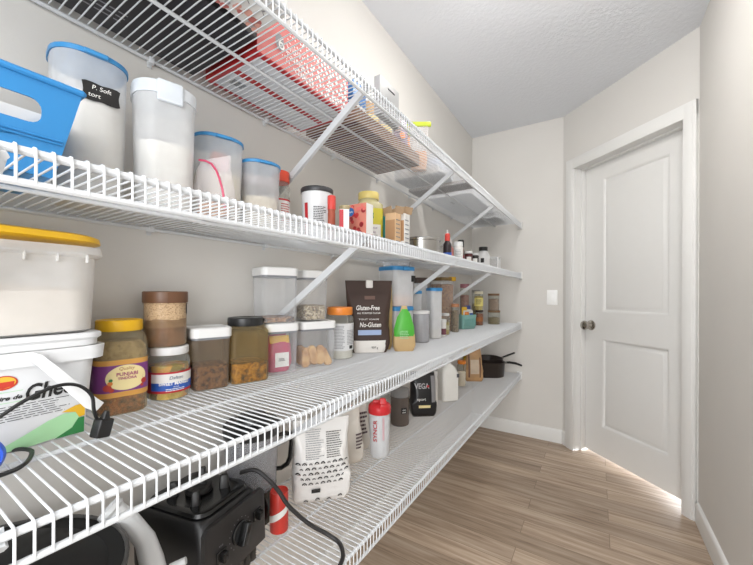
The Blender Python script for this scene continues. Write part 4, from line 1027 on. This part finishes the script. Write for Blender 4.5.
# ---- blender base
t = thing('blender', 'black blender motor base with three knobs on its front panel', 'blender', at(.134, .448, Z4), 102)
PAN = M('black_panel', '242222', .35, mottle=.25); GLOSS = M('glossy_black', '141414', .18, mottle=.1)
MB().loft([(.012, .078, .100, .02), (.05, .084, .106, .022), (.120, .086, .106, .022), (.160, .082, .098, .024), (.172, .074, .088, .028)], 7).build('body', BLACK, t)
for sx in (-1, 1):
    for sy in (-1, 1): MB().loft([(0, .010, .010, .006, sx * .066, sy * .084), (.020, .013, .013, .006, sx * .066, sy * .084)], 5).build('foot', BLACK, t)
q = MB(); fr_ = flat(.102, -.03)
q.rings([[(x * .088, -.104 + (z - .05) * .035, z) for x, z in pr_] for pr_ in ([(-1, .045), (1, .045), (1, .158), (.9, .168), (-.9, .168), (-1, .158)],)] + [[(x * .088, -.113 + (z - .05) * .035, z) for x, z in ([(-1, .045), (1, .045), (1, .158), (.9, .168), (-.9, .168), (-1, .158)])]] + [[(x * .082, -.115 + (z - .05) * .035, z * .93 + .0085) for x, z in ([(-1, .045), (1, .045), (1, .158), (.9, .168), (-.9, .168), (-1, .158)])]])
q.build('control_panel', PAN, t)
pm_ = lambda u, v: (u, -.115 + (v - .05) * .035, v)
def knob(u, v, r_, par, sw=False):
    q = MB()
    if sw:
        q.box(-.013, .013, -.012, .012, 0, .004, .002); q.box(-.006, .006, -.010, .010, .003, .016, .002)
    else:
        q.lathe([(0, 0), (r_, 0), (r_, .004), (r_ * .92, .006), (0, .006)], 9); q.box(-.0075, .0075, -r_ * .95, r_ * .95, .005, .022, .003)
    q.xform(Matrix.Translation(pm_(u, v)) @ Matrix.Rotation(R(88), 4, 'X') @ Matrix.Rotation(R(0 if sw else -25), 4, 'Z'))
    return q.build('switch' if sw else 'dial_knob', GLOSS, par)
knob(0.004, .112, .024, t); knob(-.050, .100, .012, t, True); knob(.058, .120, .012, t, True)
q = MB(); gp = off(pm_, .0008)
for i in range(14):
    a = R(-50 + 280 * i / 13); q.add([gp(.004 + .031 * math.cos(a) + dx, .112 + .031 * math.sin(a) + dz) for dx, dz in ((-.0009, -.0009), (.0009, -.0009), (.0009, .0009), (-.0009, .0009))], [(0, 1, 2, 3)])
q.build('dial_marks', GREYI, t)
text('Vitamix', pm_, -.052, .062, .012, WINK, t, .001, bold=.0002)
text('PULSE', pm_, -.05, .12, .004, GREYI, t, .001)
MB().loft([(.1715, .070, .082, .026), (.176, .073, .085, .028), (.182, .070, .082, .028), (.184, .062, .074, .024), (.182, .056, .068, .02)], 7).build('top_plate', GLOSS, t)
q = MB().lathe([(.026, .182), (.028, .186), (.026, .194), (.018, .196), (.014, .190), (0, .190)], 8); q.build('drive_socket', BLACK, t)
for a in (40, 130, 220, 310):
    q = MB().loft([(.182, .011, .009, .004), (.206, .009, .007, .003), (.210, .006, .005, .002)], 4); q.xform(Matrix.Rotation(R(a), 4, 'Z') @ Matrix.Translation((.052, 0, 0))); q.build('centring_post', BLACK, t)
q = MB()
for i in range(7):
    for j in range(5): q.box(-.07 + i * .02, -.058 + i * .02, -.1085, -.104, .014 + j * .0055, .0165 + j * .0055)
q.build('vent_slots', M('vent_grey', '4a4640', .5), t)
# ---- blender jug behind
t = thing('blender_jug', 'clear blender jug with black lid and handle, behind the blender base', 'blender jug', at(.080, .632, Z4), 62)
MB().lathe([(0, 0), (.058, 0), (.062, .01), (.062, .05), (.058, .075), (.064, .085), (.067, .094), (0, .094)], 10).build('collar', GLOSS, t)
MB().lathe([(.066, .094), (.069, .150), (.073, .252), (.071, .252), (.067, .150), (.064, .100), (0, .098)], 10, cap0=False).build('body', plastic('smoky_jug_plastic', 'c4c5c9', .22, .15, 'f4f4f5'), t)
MB().lathe([(.0745, .240), (.076, .244), (.076, .266), (.070, .272), (.042, .274), (.038, .290), (.034, .292), (0, .292)], 10).build('lid', M('black_lid_plastic', '232425', .35), t)
q = MB().tube([(.070, 0, .218), (.096, 0, .220), (.109, 0, .212), (.112, 0, .190), (.108, 0, .145), (.100, 0, .128), (.082, 0, .120), (.064, 0, .122)], [.008, .008, .009, .009, .009, .009, .008, .008], 8, .75); q.build('handle', GLOSS, t)
t = thing('red_canister', 'small red tin with a white band, wedged between blender base and patterned bag', 'tin', at(.180, .642, Z4), face(.18, .642))
MB().lathe([(0, 0), (.0235, 0), (.024, .003), (.024, .100), (.0225, .104), (.0215, .100), (0, .099)], 9).build('body', M('red_tin_paint', 'c63a30', .35, mottle=.15), t)
q = MB(); q.rings([[(.0246 * math.sin(R(a)), -.0246 * math.cos(R(a)), z + a * .00022) for a in range(-90, 91, 9)] for z in (.040, .058)], False, False, False); q.build('band', PAPER, t)
# ---- blender cord
q = MB().tube(spline([(.150, .545, Z4 + .185), (.185, .558, Z4 + .196), (.215, .572, Z4 + .178), (.235, .590, Z4 + .145), (.255, .606, Z4 + .105), (.290, .640, Z4 + .055), (.330, .672, Z4 + .022), (.360, .676, Z4 + .010), (.386, .655, Z4 + .004), (.399, .622, Z4 + .001), (.406, .590, Z4 - .015), (.408, .560, Z4 - .045)]), .0052, 10)
tag(q.build('power_cord', M('black_rubber', '201e1e', .5)), 'thick black cord trailing from the blender over the front of the lowest shelf', 'cord')
# ---- bags and cans
WB = M('white_film_bag', 'dddbd8', .35, mottle=.04)
t, secs = pouch('white film bag with a black arch pattern, right of the blender jug', 'bag', at(.168, .822, Z4), face(.168, .812, .85), .175, .085, .240, WB, 'flour_bag', 14, amp=.005, bottom=.94, top_w=1.0, top_d=.12)
bm_ = bagmap(secs, .0045)
def arch(u, v, r_, fn, par, q):
    gg = off(fn, .0016)
    for r0, r1 in ((r_ * .55, r_), (0, r_ * .28)):
        n_ = 8; vs2 = [gg(u + rr_ * math.cos(PI * i / n_), v + rr_ * math.sin(PI * i / n_)) for rr_ in (max(r0, .0002), r1) for i in range(n_ + 1)]
        q.add(vs2, [(i, i + 1, n_ + 2 + i, n_ + 1 + i) for i in range(n_)])
q = MB(); rnd = random.Random(2)
for j in range(5):
    for i in range(9):
        u = -.072 + i * .0180 + (.009 if j % 2 else 0)
        if abs(u) < .078: arch(u, .060 + j * .0145, .0072 if (i + j) % 3 else .005, bm_, t, q)
q.build('arch_pattern', INK, t)
q = MB()
for i in range(4): arch(-.05 + i * .034, .008 + .004 * (i % 2), .007, bm_, t, q)
q.build('arch_pattern', INK, t)
patch('barcode', bm_, -.034, -.008, .034, .046, INK, t, .0014)
lines(bm_, -.050, .004, .130, .215, 14, M('grey_ink', '7d8086', .6), t, 12, .3); lines(bm_, .012, .062, .130, .205, 12, INK, t, 13, .35)
CREAMB = M('cream_white_bag', 'dcd6cd', .45, mottle=.05)
t, secs = pouch('cream white bag beside the red-lidded shaker, on its left', 'bag', at(.112, 1.040, Z4), face(.112, 1.04, .6), .105, .060, .200, CREAMB, 'bag', 15, amp=.005, top_w=.75)
bm_ = bagmap(secs); lines(bm_, .016, .044, .05, .11, 5, M('plum_ink2', '4a3038', .5), t, 16, .5)
t, secs = pouch('cream bag with dark plum print, behind the red-lidded shaker', 'bag', at(.080, 1.150, Z4), face(.08, 1.15, .5), .085, .05, .190, CREAMB, 'bag', 17, amp=.004, top_w=.8)
bm_ = bagmap(secs); lines(bm_, -.03, .03, .06, .15, 6, M('plum_ink2', '4a3038', .5), t, 18, .5)
t = thing('shaker_bottle', 'clear shaker bottle with a red lid and red lettering', 'bottle', at(.180, 1.150, Z4), face(.178, 1.158))
MB().lathe([(0, 0), (.034, 0), (.036, .004), (.038, .05), (.0415, .172), (.0405, .172), (.037, .05), (.034, .006), (0, .005)], 10).build('body', FROST, t)
RLID = M('red_lid_plastic', 'cc2a30', .35, mottle=.05)
q = MB().lathe([(.043, .165), (.0445, .168), (.0445, .188), (.042, .196), (.032, .204), (.014, .208), (0, .208)], 10)
q.loft([(.196, .016, .008, .006, .012, -.018), (.222, .012, .007, .005, .012, -.016), (.225, .009, .005, .004, .012, -.016)], 5); q.box(-.026, -.002, -.012, .004, .200, .214, .003)
q.build('lid', RLID, t)
text('SYNCR', cyl(.0405, -12), -.008, .105, .022, RINK, t, .001, bold=.0004, rot=90, width=.082)
patch('measure_strip', cyl(.0405, 10), .004, .012, .07, .155, M('pale_pink_print', 'c9a6ac', .5), t, .0008)
t = jar('dark grey canister with a black chalk tag, between the shaker and the black bag', 'canister', at(.096, 1.470, Z4), face(.086, 1.478, .8), .045, .170, plastic('smoked_canister', '7a706a', .55, .2, 'b8aca4'), plastic('smoky_lid', '8f8d8c', .75, .2), .034, .95, food('cocoa_powder', ['5a4a42', '6a584e', '75645a'], 80), .115, name='canister', shoulder=.04)
patch('chalk_tag', cyl(.045), -.004, .026, .062, .090, INK, t, .001); text('chia', cyl(.045), .011, .080, .011, WINK, t, .0016); text('seed', cyl(.045), .011, .069, .010, WINK, t, .0016)
t, secs = pouch('black protein powder bag with a grey side panel, left of the white jug', 'bag', at(.132, 1.650, Z4), face(.118, 1.655, .8), .134, .090, .220, M('black_foil', '1f1e20', .32, mottle=.2), 'protein_bag', 19, amp=.003, top_w=.95, top_d=.35)
bm_ = bagmap(secs); text('VEGA', bm_, -.012, .155, .036, M('silver_ink', 'a8a6a8', .4), t, .003, bold=.0008, width=.075); text('sport', bm_, -.016, .092, .020, WINK, t, .003)
patch('white_strip', bm_, -.030, .030, .048, .062, M('cream_print', 'ead9a0', .5), t, .002); patch('side_panel', bm_, .036, .061, .075, .205, M('label_grey', '8a888a', .5), t, .002, 8, 8); patch('red_dot', bm_, .012, .024, .150, .160, RINK, t, .0045)
JUGW = M('white_jug_plastic', 'e4e2dc', .35, mottle=.02)
t = thing('milk_jug', 'big white square jug, right of the black protein bag', 'jug', at(.148, 1.962, Z4), face(.148, 1.962, .6))
MB().loft([(0, .046, .046, .014), (.005, .052, .052, .018), (.160, .052, .052, .018), (.195, .040, .040, .022), (.212, .022, .022, .022), (.222, .020, .020, .020)], 7).build('body', JUGW, t)
MB().lathe([(0, .220), (.022, .220), (.022, .238), (.020, .240), (0, .240)], 8).build('cap', WHITE, t)
MB().tube([(0, .040, .200), (0, .064, .195), (0, .066, .150), (0, .052, .110)], .008, 8).build('handle', JUGW, t)
patch('grey_tag', flat(.052), .034, .050, .138, .160, M('dark_grey_tag', '4c4c50', .5), t)
jar('narrow white bottle between the black bag and the big white jug', 'bottle', at(.118, 1.815, Z4), face(.118, 1.815), .030, .192, PAPER, WHITE, .03, .8, name='bottle', shoulder=.2)
t = jar('clear shaker jar of white powder with an orange lid, right of the white jug', 'jar', at(.122, 2.300, Z4), face(.122, 2.3), .029, .172, GLASS, M('orange_lid_plastic', 'e88a35', .35), .022, .85, M('cream_powder', 'e0d2c0', .8), .095, name='spice_jar', shoulder=.16)
t, secs = pouch('tan snack bag with a pale window, between the orange-lidded jar and the saucepans', 'bag', at(.150, 2.480, Z4), face(.15, 2.48, .8), .130, .062, .236, M('tan_snack_bag', 'c2996c', .45, mottle=.25), 'snack_bag', 21, amp=.006, top_w=.7)
bm_ = bagmap(secs); patch('window', bm_, -.030, .030, .055, .155, M('pale_crackers', 'd8c4ac', .5, mottle=.2), t, .002, 10, 6); patch('brown_stripe', bm_, -.044, -.034, .03, .19, M('cocoa_print', '6a4a3c', .5), t, .002, 4, 8); patch('brown_stripe', bm_, .034, .042, .03, .17, M('cocoa_print', '6a4a3c', .5), t, .002, 4, 8)
NON = M('charcoal_nonstick', '2e2724', .35, mottle=.15)
t = thing('saucepan', 'lower of two nested dark saucepans at the end of the lowest shelf', 'saucepan', at(.184, 2.715, Z4), 28)
q = MB(); open_body(q, [(0, .106, .106, .07), (.006, .114, .114, .075), (.108, .121, .121, .08), (.112, .124, .124, .082)], .003, 10); q.build('body', NON, t)
MB().tube([(.120, 0, .092), (.148, 0, .098)], .009, 8).build('ferrule', STEEL, t)
MB().tube([(.145, 0, .097), (.170, .002, .098), (.220, .006, .090), (.262, .010, .074)], [.011, .013, .013, .011], 10, .7).build('handle', BLACK, t)
t = thing('saucepan', 'upper dark saucepan nested inside the other at the end of the lowest shelf', 'saucepan', (.184, 2.715, Z4 + .040), 44)
q = MB(); open_body(q, [(0, .090, .090, .07), (.006, .098, .098, .075), (.092, .106, .106, .08), (.096, .109, .109, .08)], .003, 10); q.build('body', NON, t)
MB().tube([(.106, 0, .082), (.136, 0, .092)], .006, 8).build('ferrule', STEEL, t)
MB().tube([(.132, 0, .091), (.175, 0, .104), (.235, 0, .122)], [.008, .010, .009], 10, .7).build('handle', BLACK, t)
t = carton('yellow box standing at the wall behind the saucepans', 'box', at(.027, 2.740, Z4), 90, .10, .045, .20, M('mustard_box', 'b8982e', .5), 'box')
patch('print', flat(.0225), -.03, .03, .08, .16, M('cocoa_print', '6a4a3c', .5), t)
